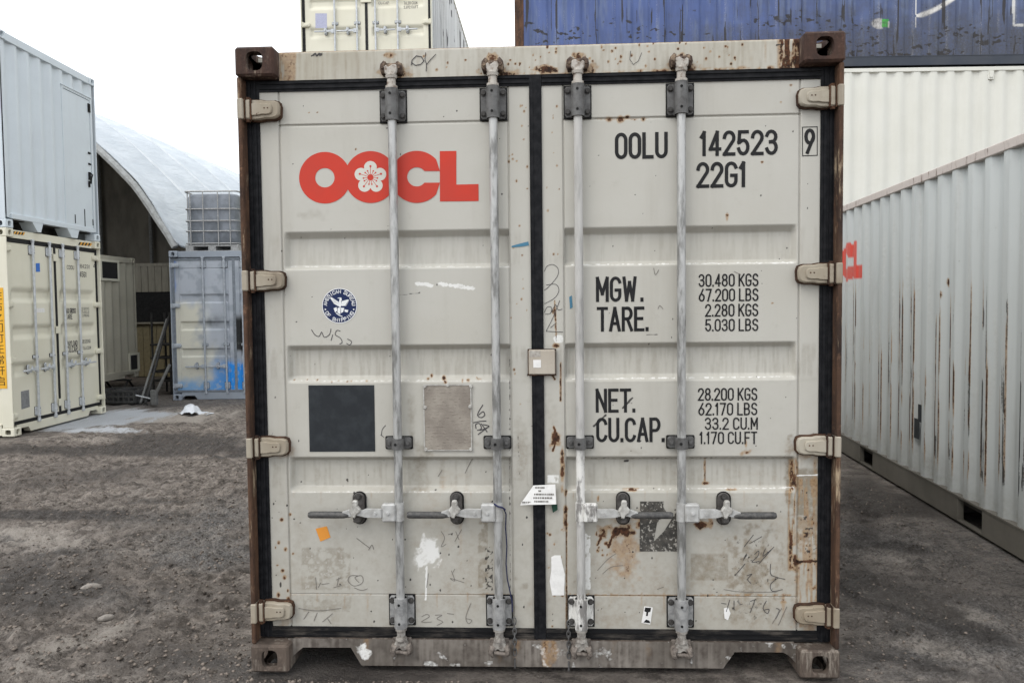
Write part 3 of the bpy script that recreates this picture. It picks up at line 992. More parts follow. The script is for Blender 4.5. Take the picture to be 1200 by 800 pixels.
def wear_door(X, Y, Z):
    w = Wear(X, Y, Z)
    R, G, B, A = 0, 1, 2, 3
    # general weathering: dust settles on the lower door, runs down in the recesses
    w.c[G] = np.maximum(w.c[G], 0.38 * sstep(1.5, 0.15, Z) * (0.35 + 0.9 * w.n3))
    for a, b, c, d in RECESS:
        inn = sstep(a + .005, b - .01, Z) * sstep(d - .002, c + .01, Z)
        w.c[G] = np.maximum(w.c[G], inn * np.clip((w.ns - 0.45) * 2.0, 0, 0.36) * (0.45 if a > 1.5 else .8 if a > 1 else 1))
        w.c[G] = np.maximum(w.c[G], 0.45 * np.exp(-((Z - d) / 0.012) ** 2) * w.n1 * sstep(1.9, 0.6, Z))
    # rust round the third catch and its run-off
    w.blob(R, 730, 623, 24, 8, 1.0, 1.0); w.blob(R, 733, 642, 20, 44, 0.50, 0.6); w.blob(R, 752, 610, 8, 10, .8)
    w.line(R, [(700, 638), (708, 622)], 1.5, .9); w.line(R, [(713, 640), (722, 618)], 2, .9); w.specks(R, 692, 618, 712, 652, 12, 1.3, .9, 4)
    w.streak(R, 737, 620, 700, 5, .4); w.streak(R, 722, 620, 690, 3, .35)
    w.blob(R, 741, 573, 12, 2.5, .9); w.blob(R, 701, 582, 1.6, 4, .9); w.blob(R, 858, 573, 9, 1.3, .8)
    w.streak(R, 826, 538, 568, 1.3, .9); w.blob(R, 826, 566, 6, 2.2, 1.0); w.line(R, [(826, 540), (826, 566)], 1.0, .8)
    w.blob(R, 823, 615, 8, 4, .95); w.blob(R, 833, 613, 3, 8, .7); w.blob(R, 874, 530, 6, 4, .8); w.blob(R, 874, 520, 1.5, 8, .8)
    # centre edge of the right door
    w.blob(R, 651, 514, 7, 10, .9); w.line(R, [(649, 500), (653, 512), (648, 528)], 1.4, 1.0); w.blob(R, 659, 545, 2.5, 22, .85)
    w.line(R, [(657, 425), (657, 470)], 1.0, .9); w.blob(R, 652, 405, 4, 3, .9); w.line(R, [(643, 432), (650, 444)], 1.2, .9)
    w.blob(R, 662, 606, 3, 16, .9); w.blob(R, 663, 578, 2, 6, .7); w.specks(R, 641, 600, 660, 735, 14, 1.2, .8, 8)
    w.line(R, [(664, 596), (664, 735)], .8, .75); w.blob(R, 648, 365, 2, 4, .9); w.line(R, [(650, 352), (652, 400)], .9, .8)
    # hinge side of the right door
    w.rect(R, 924, 538, 935, 668, .78, .50, 3, w.ns); w.rect(G, 922, 535, 935, 670, .7, .42, 3, w.ns); w.blob(R, 931, 653, 6, 11, .8, 1.3); w.blob(R, 940, 630, 14, 40, .36, .9)
    w.line(R, [(934, 658), (958, 657)], 1.6, .95); w.streak(R, 934, 655, 735, 4, .6); w.streak(R, 955, 540, 730, 3, .45)
    w.rect(G, 934, 548, 959, 604, .95, 0, 3); w.rect(G, 934, 596, 959, 650, .8, .46, 3); w.rect(R, 935, 560, 959, 735, .5, .52, 3, w.ns); w.rect(B, 935, 600, 958, 650, .6, .62, 2, w.n2); w.line(A, [(934, 557), (960, 556)], .8, .8)
    w.blob(G, 926, 565, 5, 35, .9, 1.2); w.specks(R, 936, 600, 957, 720, 18, 1.5, .7, 12); w.blob(R, 918, 705, 5, 2, .7)
    w.streak(R, 918, 700, 735, 3, .5); w.blob(R, 940, 525, 20, 10, .3)
    # top of the doors: rust spots and bleeding joints
    for x, y, r in ((362, 132, 1.6), (372, 132, 1.0), (735, 137, 3.2), (727, 100 + 40, 5), (753, 140, 3), (927, 100, 2), (915, 120, 1.6),
                    (893, 190, 1.8), (417, 175, 1.3), (905, 355, 1.2), (852, 252, 2.0), (714, 140, 5)):
        w.blob(R, x, y, r, r * .8, .95, .5)
    w.blob(R, 852, 254, 1.5, 4, .6); w.streak(R, 926, 100, 130, 2, .25)
    w.line(R, [(700, 140), (760, 140)], .7, .55, 1.2)
    w.specks(R, 596, 120, 618, 480, 26, 1.0, .75, 21); w.specks(R, 640, 120, 659, 300, 12, .9, .75, 22)
    w.specks(B, 310, 120, 960, 530, 90, .8, .8, 31); w.specks(B, 310, 550, 960, 730, 110, .95, .85, 32)
    w.specks(R, 320, 600, 345, 720, 12, 1.6, .85, 33); w.blob(B, 329, 684, 1.5, 4, .9); w.blob(B, 327, 623, 1.6, 2, .9)
    for x in (345, 397, 407, 412, 430, 360, 372, 389):
        w.blob(R, x, 445 + (x % 3), 1.3, 1.1, .9, .3)
    w.specks(R, 500, 440, 560, 446, 5, 1.5, .9, 35); w.blob(R, 562, 444, 5, 1.2, .8); w.blob(R, 522, 446, 1.5, 3, .7); w.blob(R, 542, 446, 1.5, 3, .7)
    # marks, scuffs and grey smears
    w.blob(G, 492, 548, 12, 30, .62, .7); w.blob(G, 482, 490, 5, 24, .55, .7); w.blob(G, 476, 575, 10, 14, .4, .9)
    w.blob(G, 611, 530, 9, 33, .55, .6); w.line(B, [(607, 512), (609, 555)], 1.4, .45); w.blob(G, 540, 520, 30, 5, .35)
    w.blob(B, 736, 472, 5, 2.2, .75); w.line(B, [(730, 478), (741, 466)], 1.6, .7); w.line(B, [(696, 499), (710, 486)], 1.6, .7)
    w.line(B, [(466, 346), (492, 343)], .8, .6); w.line(B, [(758, 392), (770, 392)], .8, .7)
    w.blob(G, 742, 529, 16, 5, .35, .5); w.blob(B, 734, 540, 3, 1.5, .8); w.blob(G, 367, 252, 14, 5, .25)
    w.line(A, [(487, 332), (506, 334)], 2, .9, 1.2); w.line(A, [(515, 332), (556, 338)], 1.8, .9, 1.2)
    for y in (312.5, 446, 576):
        w.line(A, [(670, y - 2), (930, y - 5)], .9, .5, 1.3); w.line(A, [(340, y), (596, y)], .9, .42, 1.3)
    w.blob(R, 900, 660, 90, 110, .16, .8); w.blob(R, 750, 690, 100, 50, .12, 1); w.blob(R, 520, 600, 30, 60, .17, .9); w.blob(G, 640, 600, 22, 120, .30, 1.0)
    w.c[G] = np.maximum(w.c[G], .42 * sstep(.9, .2, Z) * (X > 0) * (.4 + .9 * w.n3))
    w.c[R] = np.maximum(w.c[R], .15 * sstep(1.3, .25, Z) * np.clip(w.n3 * 1.6 - .2, 0, 1))
    w.streak(R, 540, 600, 720, 3, .3); w.streak(R, 519, 560, 640, 5, .3)
    w.blob(A, 503, 646, 13, 19, 1.0, .5); w.line(A, [(500, 664), (499.6, 682), (498.8, 702)], 1.0, 1.0); w.blob(A, 496, 655, 10, 12, .9, .6)
    for k in range(16):                                  # short weeps below fasteners and joints
        rx_ = (340, 372, 404, 431, 486, 512, 548, 571, 668, 690, 716, 752, 778, 822, 868, 918)[k]
        w.streak(R, rx_, 696, 696 + 14 + (k * 7) % 22, 1.6, .42); w.streak(R, rx_ + 4, 577, 577 + 10 + (k * 11) % 26, 1.3, .30)
    for hy in (727, 530):
        w.blob(R, 332, hy, 14, 9, .30, 1.0); w.blob(R, 944, hy + 4, 14, 10, .42, 1.0)
    # sticker residues
    w.rect(G, 353, 641, 411, 691, .60, .40, 2); w.rect(G, 355, 698, 412, 717, .58, .40, 2)
    w.rect(A, 356, 642, 409, 690, .30, .55, 2); w.rect(G, 420, 695, 460, 722, .22, .5, 4)
    w.rect(G, 809, 648, 854, 680, .72, 0, 2.5); w.line(G, [(812, 652), (850, 648)], 1, .5)
    w.blob(G, 880, 668, 30, 42, .85, 1.2); w.rect(B, 852, 628, 912, 698, .46, .60, 12, w.n2); w.rect(G, 845, 696, 905, 733, .6, .42, 6); w.rect(B, 847, 699, 900, 728, .5, .6, 4, w.n2)
    w.blob(G, 890, 720, 30, 14, .5, 1.2); w.rect(G, 862, 628, 912, 690, .5, .5, 8)
    w.rect(B, 790, 596, 802, 645, .75, .5, 1.5, w.n2); w.rect(G, 560, 610, 572, 700, .75, .44, 2)
    w.rect(B, 568, 640, 578, 692, .65, .52, 1.5, w.n2); w.blob(G, 615, 687, 7, 5, .6); w.blob(G, 605, 678, 4, 3, .5)
    w.rect(A, 683, 625, 692, 690, .95, .40, 1.2); w.rect(A, 641, 556, 655, 566, .6, .4, 1.2); w.blob(A, 655, 398, 6, 4, .8)
    w.specks(G, 660, 640, 935, 735, 90, 1.6, .5, 41); w.specks(G, 340, 600, 600, 735, 60, 1.6, .4, 42)
    w.line(R, [(344, 696), (597, 696)], .7, .35, 1.4); w.line(R, [(664, 697), (934, 697)], .8, .55, 1.4)
    w.line(B, [(343, 540), (596, 538)], .9, .35, 1.6); w.line(B, [(664, 537), (930, 536)], 1.0, .45, 1.6)
    w.line(B, [(597, 420), (598, 735)], .7, .55, 1.6)
    return w.out()

def wear_header(X, Y, Z):
    w = Wear(X, Y, Z)
    w.rect(0, 326, 50, 347, 96, .5, .38, 4, w.ns); w.streak(0, 346, 58, 96, 2, .6); w.streak(0, 331, 58, 96, 3, .55); w.blob(0, 322, 90, 6, 8, .7)
    w.rect(0, 912, 40, 945, 86, .85, .36, 8, w.ns); w.blob(0, 936, 66, 10, 20, .8); w.streak(0, 897, 48, 84, 2, .45); w.streak(0, 880, 60, 84, 2, .3)
    edge = np.exp(-((Z - 2.470) / 0.010) ** 2)
    w.c[0] = np.maximum(w.c[0], edge * np.clip((w.n1 - 0.30) * 2.6, 0, 1) * sstep(420, 760, w.x) * .95)
    w.c[0] = np.maximum(w.c[0], sstep(2.580, 2.586, Z) * .98)
    for x in (457, 577, 676, 799):
        w.blob(0, x + 6, 84, 20, 8, .55, 1.2); w.blob(0, x + 16, 88, 9, 5, .8, 1.2); w.blob(0, x, 67, 6, 4, .75, 1.2)
    w.blob(0, 642, 82, 14, 4, .9, 1.2); w.specks(0, 620, 48, 870, 80, 46, 1.2, .85, 3); w.specks(0, 430, 60, 620, 88, 14, 1.1, .85, 4)
    w.line(2, [(365, 66), (369, 63), (371, 66), (375, 63), (377, 65)], 1.0, .8); w.line(2, [(910, 53), (918, 52)], 1.2, .8)
    w.c[1] = np.maximum(w.c[1], .35 * np.clip((w.ns - .42) * 3, 0, 1))
    return w.out()

def wear_sill(X, Y, Z):
    w = Wear(X, Y, Z)
    w.c[1] = np.maximum(w.c[1], np.clip((w.ns * .7 + w.n1 * .5 - .42) * 2.6, 0, 1) * (0.5 + .8 * w.n3))
    w.c[3] = np.maximum(w.c[3], np.clip((w.n3 * .5 + w.n1 * .5 - .54) * 3, 0, .42))
    for x, v in ((640, .8), (648, .6), (585, .5), (605, .5), (676, .4), (760, .35), (800, .4), (430, .4), (470, .4), (912, .5), (720, .3)):
        w.streak(0, x, 748, 782, 5, v)
    w.blob(3, 425, 764, 9, 9, .55, 1); w.blob(3, 655, 765, 20, 14, .32, 1); w.blob(0, 645, 768, 9, 14, .5, 1); w.blob(3, 700, 765, 20, 14, .35, 1)
    w.c[2] = np.maximum(w.c[2], .5 * np.clip((w.n2 - .6) * 4, 0, 1) * .8)
    return w.out()

# ------------------------------------------------------------------ the near container
def near_header(root, H):
    xs = np.linspace(-1.058, 1.058, 420); zs = np.linspace(2.469, 2.587, 26)
    X, Z = np.meshgrid(xs, zs)
    Y = 0.064 + 0.003 * (fbm(X * 1.3, Z * 2, 4, 2) - .5) * (1 - sstep(.9, 1.058, np.abs(X)))
    Y = Y + 0.01 * sstep(2.581, 2.587, Z)
    h = grid_obj('door_header', X, Y, Z, M['frame'], root, wear_header(X, Y, Z))
    b = MB(); b.box(-1.058, 1.058, 0.072, 0.16, 2.469, 2.586); b.build('header_beam', M['rust_edge'], h)
    for x in (-.585, -.1715, .1715, .585):
        keeper(x, 2.492, 1, h, 0.064)
    # marker scrawl
    mb = MB()
    yf = lambda x, z: 0.0610
    def px(pts): return [dxz(a, b, 0.064) for a, b in pts]
    def scr(pts, w):
        b = MB(); strip(b, px(pts), w, yf); b.build('pen_stroke', M['marker'], h)
    scr([(482 + 0, 77), (483, 71), (488, 66), (494, 67), (497, 72), (493, 76), (487, 77), (482.5, 74)], .0035)
    scr([(499, 62), (498, 70), (500, 76), (505, 70), (511, 64)], .003)
    scr([(500, 76), (499.5, 84)], .003)
    scr([(739, 60), (738, 70), (742, 76), (748, 72), (752, 62)], .002)
    scr([(367, 66), (370, 63), (371, 66), (374, 63), (375, 65.5), (378, 62.5)], .004)

def keeper(x, z, up, parent, y):
    """bracket that holds the cam of a locking bar: two thick curled lugs"""
    mb = MB()
    rng = random.Random(int(x * 1000) + up)
    for q in (-1, 1):
        k = rng.uniform(.9, 1.12)
        o = [(.015, -.014), (.039, -.016), (.046, .004), (.043, .024), (.030, .036 * k), (.020, .032), (.024, .014)]
        P = [(x + q * a, z + up * c) for a, c in o]
        if q * up > 0:
            P = P[::-1]
        mb.prism(P, y - .040 * k, y, .006)
        mb.cyl((x + q * .034, y - .046 * k, z + up * .010), (x + q * .034, y - .03, z + up * .010), .008, n=8)
    mb.box(x - .040, x + .040, y - .006, y + .004, z - .018, z + .036, .003)
    mb.cyl((x - .022, y - .03, z + up * .014), (x + .026, y - .03, z + up * .020), .009, n=8)
    mb.build('cam_keeper', M['keeper'] if up > 0 else M['keeper_low'], parent, 50)

def near_sill(root, H):
    bx = [-1.075, -1.030, -1.012, -.806, -.762, .760, .806, 1.005, 1.030, 1.072]
    bz = [.030, .072, .086, .087, .010, .014, .084, .085, .070, -.004 + .03]
    xs = fill(bx, .006)
    low = np.interp(xs, bx, bz)
    t = np.linspace(0, 1, 22)[:, None]
    Z = low[None, :] * (1 - t) + 0.1255 * t
    X = np.broadcast_to(xs[None, :], Z.shape).copy()
    Y = np.full_like(X, .056) + .002 * (fbm(X * 6, Z * 6, 14, 3) - .5)
    o = grid_obj('door_sill', X, Y, Z, M['sill'], root, wear_sill(X, Y, Z))
    lip = MB()                                           # turned edge along the lower rim
    for i in range(len(bx) - 1):
        lip.add([(bx[i], .056, bz[i]), (bx[i + 1], .056, bz[i + 1]), (bx[i + 1], .13, bz[i + 1]), (bx[i], .13, bz[i]),
                 (bx[i], .056, bz[i] + .006), (bx[i + 1], .056, bz[i + 1] + .006)], [(0, 1, 2, 3)])
    lip.box(-1.05, 1.05, .058, .13, .110, .1262)
    lip.build('sill_flange', M['sillrust'], o)
    for x in (-.585, -.1715, .1715, .585):
        keeper(x, .100, -1, o, .056)
    for x, zz in ((-.108, .110), (.118, .10)):           # short hanging chains
        ch = MB()
        z = zz + .10
        for k in range(7):
            c = [(x + (.007 * math.cos(a) if k % 2 == 0 else 0), .050 + (.007 * math.cos(a) if k % 2 else 0), z - k * .022 + .016 * math.sin(a)) for a in np.linspace(0, 2 * math.pi, 13)[:-1]]
            ch.tube(c, .0028, n=6, closed=True)
        ch.cyl((x, .050, z - .16), (x, .050, z - .20), .004, n=6)
        ch.build('chain', M['dsteel'], o, 50)

M['marker'] = flat_print('marker_ink', (0.06, 0.056, 0.06), 0.6)
M['pencil'] = flat_print('faint_marker_ink', (0.17, 0.155, 0.14), 0.6, amt=0.12)
M['keeper'] = simple('rusted_keeper', (0.045, 0.026, 0.019), (0.26, 0.19, 0.13), 0.75, 38, 0, 0.5, lo=.42, hi=.72)
M['keeper_low'] = simple('muddy_keeper_steel', (0.21, 0.18, 0.155), (0.065, 0.052, 0.045), 0.7, 40, 0, 0.4)
MAIN_MATS = dict(skin=M['door'], hinge=M['hinge'], bolt=M['boltdark'], weld=M['rust_edge'], seal=M['rubber'], seal_foot=M['rubberdirty'], rod=M['rod'], rodguide_top=M['dsteel'],
                 rodguide_low=M['zinc'], rodguide_mid=M['dsteel'], cam=M['camtop'], cam_low=M['camlow'], hub=M['zinclight'], handle=M['zinclight'], grip=M['grip'],
                 catch=M['catchsteel'], flap=M['lsteel'], flaky=(1, 0.1715))

def surf(x, z):
    return float(door_profile(abs(x), z, 1.0)) - 0.0012

def near_doors(root, H):
    dl = build_door(root, -1, H, MAIN_MATS, 0.0048, wear_door)
    dr = build_door(root, 1, H, MAIN_MATS, 0.0048, wear_door)
    dl['label'] = 'left door leaf with the red logo, round blue emblem and dark square'
    dr['label'] = 'right door leaf with the black registration and weight lettering'
    # red logo: three joined rings and an L, blossom in the second ring
    mb = MB()
    def P(x, y): return dxz(x, y)
    def ring(cx, cy, R, r, k, clip=None, a0=0, a1=360, slot=None):
        N = 72
        vs = []; fs = []
        for i in range(N + 1):
            a = math.radians(a0 + (a1 - a0) * i / N)
            xo, yo = cx + R * math.cos(a), cy - R * math.sin(a)
            if clip:
                xo = max(clip[0], min(clip[1], xo))
            xi, yi = cx + r * math.cos(a), cy - r * math.sin(a)
            for q in ((xo, yo), (xi, yi)):
                X, Z = P(*q)
                vs.append((X, surf(X, Z) - .0002 * k, Z))
        for i in range(N):
            fs.append((2 * i, 2 * i + 1, 2 * i + 3, 2 * i + 2))
        mb.add(vs, fs)
    ring(380.8, 208.4, 30.2, 11.3, 0)
    ring(434.4, 207.6, 30.4, 0.01, 1)
    a = math.degrees(math.asin(6.8 / 11.2))
    N = 64                                               # C: outer arc clipped at the straight right edge, keyhole slot
    vs = []; fs = []
    for i in range(N + 1):
        t = math.radians(a + (360 - 2 * a) * i / N)
        xo, yo = min(515.6, 488.5 + 30.5 * math.cos(t)), 207.4 - 30.5 * math.sin(t)
        if i in (0, N):
            xo, yo = 515.6, 207.4 - math.copysign(6.8, math.sin(t))
        xi, yi = 488.5 + 11.2 * math.cos(t), 207.4 - 11.2 * math.sin(t)
        for q in ((xo, yo), (xi, yi)):
            X, Z = P(*q); vs.append((X, surf(X, Z) - .0004, Z))
    for i in range(N):
        fs.append((2 * i, 2 * i + 1, 2 * i + 3, 2 * i + 2))
    mb.add(vs, fs)
    pts = [(515.4, 177.3), (534.8, 177.0), (534.8, 216.4), (560.8, 215.8), (560.9, 235.7), (515.6, 236.2)]
    mb.add([(P(*q)[0], surf(*P(*q)) - .0001, P(*q)[1]) for q in pts], [tuple(range(6))])
    lg = mb.build('logo', M['red'], dl)
    fb = MB(); fc = (434.2, 208.0)
    pet = []
    for i in range(150):
        t = 2 * math.pi * i / 150
        k = abs(math.cos(2.5 * (t - math.pi / 2)))
        rr = 11.5 + 7.6 * k ** 0.62
        X, Z = P(fc[0] + rr * math.cos(t), fc[1] - rr * math.sin(t)); pet.append((X, surf(X, Z) - .0006, Z))
    fb.poly(pet)
    fb.build('blossom', M['print_cream'], dl)
    fr = MB()
    def disc(cx, cy, r, dy):
        q = []
        for i in range(16):
            X, Z = P(cx + r * math.cos(i * math.pi / 8), cy - r * math.sin(i * math.pi / 8)); q.append((X, surf(X, Z) - dy, Z))
        fr.poly(q)
    disc(*fc, 3.6, .0009)
    for i in range(15):
        t = math.pi / 2 + 2 * math.pi * i / 15
        L = 13.0 if i % 3 == 0 else 8.2
        c, s_ = math.cos(t), math.sin(t)
        strip(fr, [P(fc[0] + 3 * c, fc[1] - 3 * s_), P(fc[0] + L * c, fc[1] - L * s_)], .0022, lambda x, z: surf(x, z) - .0008)
        disc(fc[0] + L * c, fc[1] - L * s_, 1.25 if i % 3 == 0 else 0.95, .0010)
    fr.build('blossom_stamens', M['red'], dl)
    # round classification emblem
    ec, er = (398.0, 358.2), 20.6
    def eP(x, y, k=0):                                   # emblem units: survey px from its centre
        X, Z = P(ec[0] + x, ec[1] - y); return (X, surf(X, Z) - .0002 - .0002 * k, Z)
    def edisc(b, r, k, n=56):
        b.poly([eP(r * math.cos(2 * math.pi * i / n), r * math.sin(2 * math.pi * i / n), k) for i in range(n)])
    b = MB(); edisc(b, er, 0); em = b.build('emblem', M['white'], dl)
    b = MB(); edisc(b, er - .9, 1); b.build('emblem_disc', M['navy'], dl)
    b = MB()
    def etext(txt, mid, r, top, size, adv):
        n = len(txt)
        for i, ch in enumerate(txt):
            if ch == ' ':
                continue
            ang = mid + (1 if top else -1) * ((n - 1) / 2 - i) * adv
            t = math.radians(ang)
            ux, uy = (math.sin(t), -math.cos(t)) if top else (-math.sin(t), math.cos(t))   # reading direction
            vx, vy = (math.cos(t), math.sin(t)) if top else (-math.cos(t), -math.sin(t))
            gw, paths = GLY[ch]
            for p in paths:
                q = []
                for gx, gz in p:
                    lx = (gx - .5) * gw * size * .72; ly = (gz - .5) * size
                    x, y = r * math.cos(t) + ux * lx + vx * ly, r * math.sin(t) + uy * lx + vy * ly
                    a_ = eP(x, y, 2); q.append((a_[0], a_[2]))
                strip(b, q, .0026, lambda x, z: surf(x, z) - .0006, .0010)
    etext('AMERICAN BUREAU', 90, 16.6, True, 3.6, 12.0)
    etext('OF SHIPPING', 270, 16.8, False, 3.6, 12.0)
    for q in (-16.6, 16.6):
        b.poly([eP(q + .9 * math.cos(i * math.pi / 6), -4.3 + .9 * math.sin(i * math.pi / 6), 2) for i in range(12)])
    def ep(pts, k=2):
        b.add([eP(x, y, k) for x, y in pts], [tuple(range(len(pts)))])
    # eagle: feathered wings, body, head, tail over a shield
    for k in range(6):                                   # two fans of feathers
        a = k / 5.0
        ep([(-11.6 + 4.6 * a, 9.2 - 6.6 * a), (-9.4 + 4.4 * a, 10.0 - 6.2 * a), (-.8, 4.4 - 3.6 * a), (-1.4, 3.3 - 3.8 * a)], 2 if k % 2 else 3)
        ep([(11.8 - 3.4 * a, 6.4 - 6.4 * a), (9.6 - 3.4 * a, 7.4 - 6.4 * a), (2.2, 5.2 - 4.4 * a), (2.6, 4.1 - 4.4 * a)], 2 if k % 2 else 3)
    ep([(-1.2, 1.6), (.4, 9.6), (2.2, 9.4), (2.8, 6.4), (1.6, 5.6), (2.6, 1.0), (1.0, -2.0), (-1.0, -1.0)], 3)
    ep([(1.2, 9.8), (-2.2, 9.2), (-2.0, 8.5), (1.0, 8.6)], 2)
    ep([(-7.0, -3.0), (-3.5, -1.6), (-2.6, -5.6), (-5.0, -8.0)], 3); ep([(-2.2, -2.4), (1.4, -2.0), (.8, -10.2), (-2.4, -8.0)], 2)
    ep([(1.8, -2.2), (5.6, -2.6), (4.2, -7.4), (1.6, -8.6)], 3); ep([(5.8, -4.2), (10.4, -5.0), (9.4, -7.8), (6.0, -7.0)], 2)
    ep([(-4.6, -8.6), (-.6, -11.6), (3.4, -13.2), (3.6, -12.2), (.2, -10.8), (-3.4, -8.2)], 2)
    b.build('emblem_figure', M['white'], dl)
    # dark vinyl square, metal data plate, orange sticker, paint splash
    def patch(parent, nm, mat, pts, dy=.0006, label=None):
        b = MB(); b.add([(P(*q)[0], surf(*P(*q)) - dy, P(*q)[1]) for q in pts], [tuple(range(len(pts)))])
        o = b.build(nm, mat, parent)
        if label: o['label'] = label
        return o
    patch(dl, 'vinyl_square', M['vinyl'], [(361.5, 451.3), (438.6, 451.0), (439.8, 528.6), (363, 529)])
    x0, z1 = P(496, 450.2); x1, z0 = P(553.5, 527.5)
    b = MB(); b.box(x0, x1, .0665, .0725, z0, z1, .002)
    pl = b.build('data_plate', M['plate'], dl)
    b = MB(); w = .0045
    for q in ((x0, x1, z0, z0 + w), (x0, x1, z1 - w, z1), (x0, x0 + w, z0 + w, z1 - w), (x1 - w, x1, z0 + w, z1 - w)):
        b.box(q[0], q[1], .0645, .0668, q[2], q[3])
    for px_, py_ in ((498, 452), (525, 451), (552, 452), (498, 477), (551, 476), (499, 526), (552, 526)):
        X, Z = P(px_, py_); b.cyl((X, .0668, Z), (X, .0605, Z), .0085, .006, n=12)
    b.build('rivet_frame', M['lsteel'], dl, 40)
    patch(dl, 'orange_sticker', M['orange'], [(370, 619), (383, 616), (387.5, 629), (375.5, 634)])
    spl = [(507, 622), (511, 630), (517, 631), (518, 640), (524, 643), (520, 652), (521, 657), (514, 663), (512, 670), (506, 673), (501.6, 674), (500.2, 690), (499.3, 701), (498.6, 690), (498.2, 674), (494, 669), (490, 661), (484, 656), (484.5, 647), (490, 645), (489, 638), (494, 637), (498, 630), (503, 628)]
    patch(dl, 'blue_scuff', M['bluescuff'], [(599, 288.5), (607, 286), (619, 283), (620, 287.5), (611, 289), (600, 290)])
    # torn stickers on the right door
    patch(dr, 'torn_label', M['specklabel'], [(750, 587), (778, 587), (777, 593), (781, 600), (770, 612), (766, 634), (778, 622), (788, 606), (795.5, 600), (795.5, 645.5), (749.5, 645.5)])
    patch(dr, 'torn_white_label', M['paper'], [(646, 652), (650, 650), (657, 650), (659, 660), (662, 672), (661, 697), (647, 697), (644, 680), (646, 668)])
    patch(dr, 'white_tag', M['paper'], [(755, 709.5), (765, 711), (762, 731), (751.5, 729)])
    patch(dr, 'white_tag_print', M['black'], [(756, 711), (763, 711.5), (762, 716), (759.5, 717), (759, 721), (757, 721), (757.5, 716.5), (755, 715.5)], .0010)
    patch(dr, 'white_tag_print', M['black'], [(754, 728.5), (762, 729.5), (761, 726.5), (757, 725)], .0010)
    patch(dr, 'blue_scuff', M['bluescuff'], [(667, 348), (670, 346), (671, 360), (668, 362)])
    patch(dr, 'torn_white_label', M['paper'], [(848, 712), (853, 711), (856, 718), (853, 726), (849, 724)])
    # cover plate over the joint of the two leaves
    b = MB()
    x0, z1 = P(619.5, 409.5); x1, z0 = P(650.8, 438)
    b.box(x0, x1, .046, .060, z0, z1, .004)
    cp = b.build('cover_plate', M['cover'], dr)
    b = MB(); b.box(x0 - .004, x1 + .004, .055, .066, z0 - .005, z1 + .003); b.build('cover_backing', M['rust_edge'], dr)
    b = MB(); xa, za = P(625, 421); xb, zb_ = P(634, 430)
    b.quad((xa, .0452, zb_), (xb, .0452, zb_), (xb, .0452, za), (xa, .0452, za)); b.build('white_square', M['paper'], dr)
    b = MB(); xa, za = P(620.5, 410.5); xb, zb_ = P(633.5, 417.5)
    b.quad((xa, .0454, zb_), (xb, .0454, zb_), (xb, .0454, za), (xa, .0454, za)); b.build('worn_label', M['residue'], dr)
    # black lettering
    def line(parent, txt, x0, x1, yt, yb, stroke=.13, m='black'):
        xm = (x0 + x1) / 2
        X0 = P(x0, (yt + yb) / 2)[0]; X1 = P(x1, (yt + yb) / 2)[0]
        Z1 = P(xm, yt)[1]; Z0 = P(xm, yb)[1]
        b = MB(); lettering(b, txt, X0, X1, Z0, Z1, surf, stroke)
        return b.build('lettering', M[m], parent)
    line(dr, 'OOLU', 720.5, 782.5, 155.2, 186.2, .135)
    line(dr, '142523', 820, 911.5, 152.8, 182.5, .135)
    line(dr, '22G1', 816, 875, 189.6, 220, .135)
    line(dr, '9', 942.3, 955.2, 150.8, 180.6, .135)
    b = MB()
    for q in ([(940.3, 149.3), (957.6, 148.8), (957.6, 182.2), (940.3, 182.8), (940.3, 149.3)],):
        strip(b, [P(*k) for k in q], .0032, lambda x, z: surf(x, z))
    b.build('check_digit_box', M['black'], dr)
    line(dr, 'MGW', 698.3, 746, 324, 353.6, .125); line(dr, '.', 750.3, 753.5, 324, 353.6, .125)
    line(dr, 'TARE.', 699.3, 760.5, 359.3, 388.3, .125)
    line(dr, 'NET.', 698, 745, 455, 483.2, .125); line(dr, 'CU.CAP.', 698.6, 779.3, 489, 517.8, .125)
    for t, x0, x1, yt, yb in (('30.480 KGS', 818.5, 888.8, 320.7, 335.8), ('67.200 LBS', 818.7, 888.8, 338, 353), ('2.280 KGS', 826.2, 888.6, 355.8, 370.8),
                              ('5.030 LBS', 826.2, 888.6, 373.4, 388), ('28.200 KGS', 817.8, 887.5, 454.2, 469.2), ('62.170 LBS', 818.2, 887.5, 471.6, 486.4),
                              ('33.2 CU.M', 825.8, 888, 488.8, 503.2), ('1.170 CU.FT', 819.6, 887.2, 505.4, 520)):
        line(dr, t, x0, x1, yt, yb, .12)
    # hand-written marks
    def scrawl(parent, m, wd, lists):
        for k, l in enumerate(lists):
            b = MB()
            if len(l) > 2:                               # smooth the hand
                pts = [np.array(p, float) for p in l]; out = []
                for i in range(len(pts) - 1):
                    p0, p1, p2, p3 = pts[max(i - 1, 0)], pts[i], pts[i + 1], pts[min(i + 2, len(pts) - 1)]
                    for t in (0, .25, .5, .75):
                        out.append(.5 * (2 * p1 + (p2 - p0) * t + (2 * p0 - 5 * p1 + 4 * p2 - p3) * t * t + (3 * p1 - p0 - 3 * p2 + p3) * t ** 3))
                l = out + [pts[-1]]
            strip(b, [P(*q) for q in l], wd, lambda x, z, k=k: surf(x, z) - .0001 * k)
            b.build('pen_stroke', M[m], parent)
    scrawl(dl, 'marker', .0030, [[(365, 386), (369, 392), (374, 394), (377, 389), (380, 395), (386, 392), (388, 385)], [(399, 388), (395, 387), (393, 392), (399, 396), (401, 401), (398, 403)],
                                 [(407, 397), (412, 400), (410, 404), (406, 402)], [(388, 399), (390, 392)]])
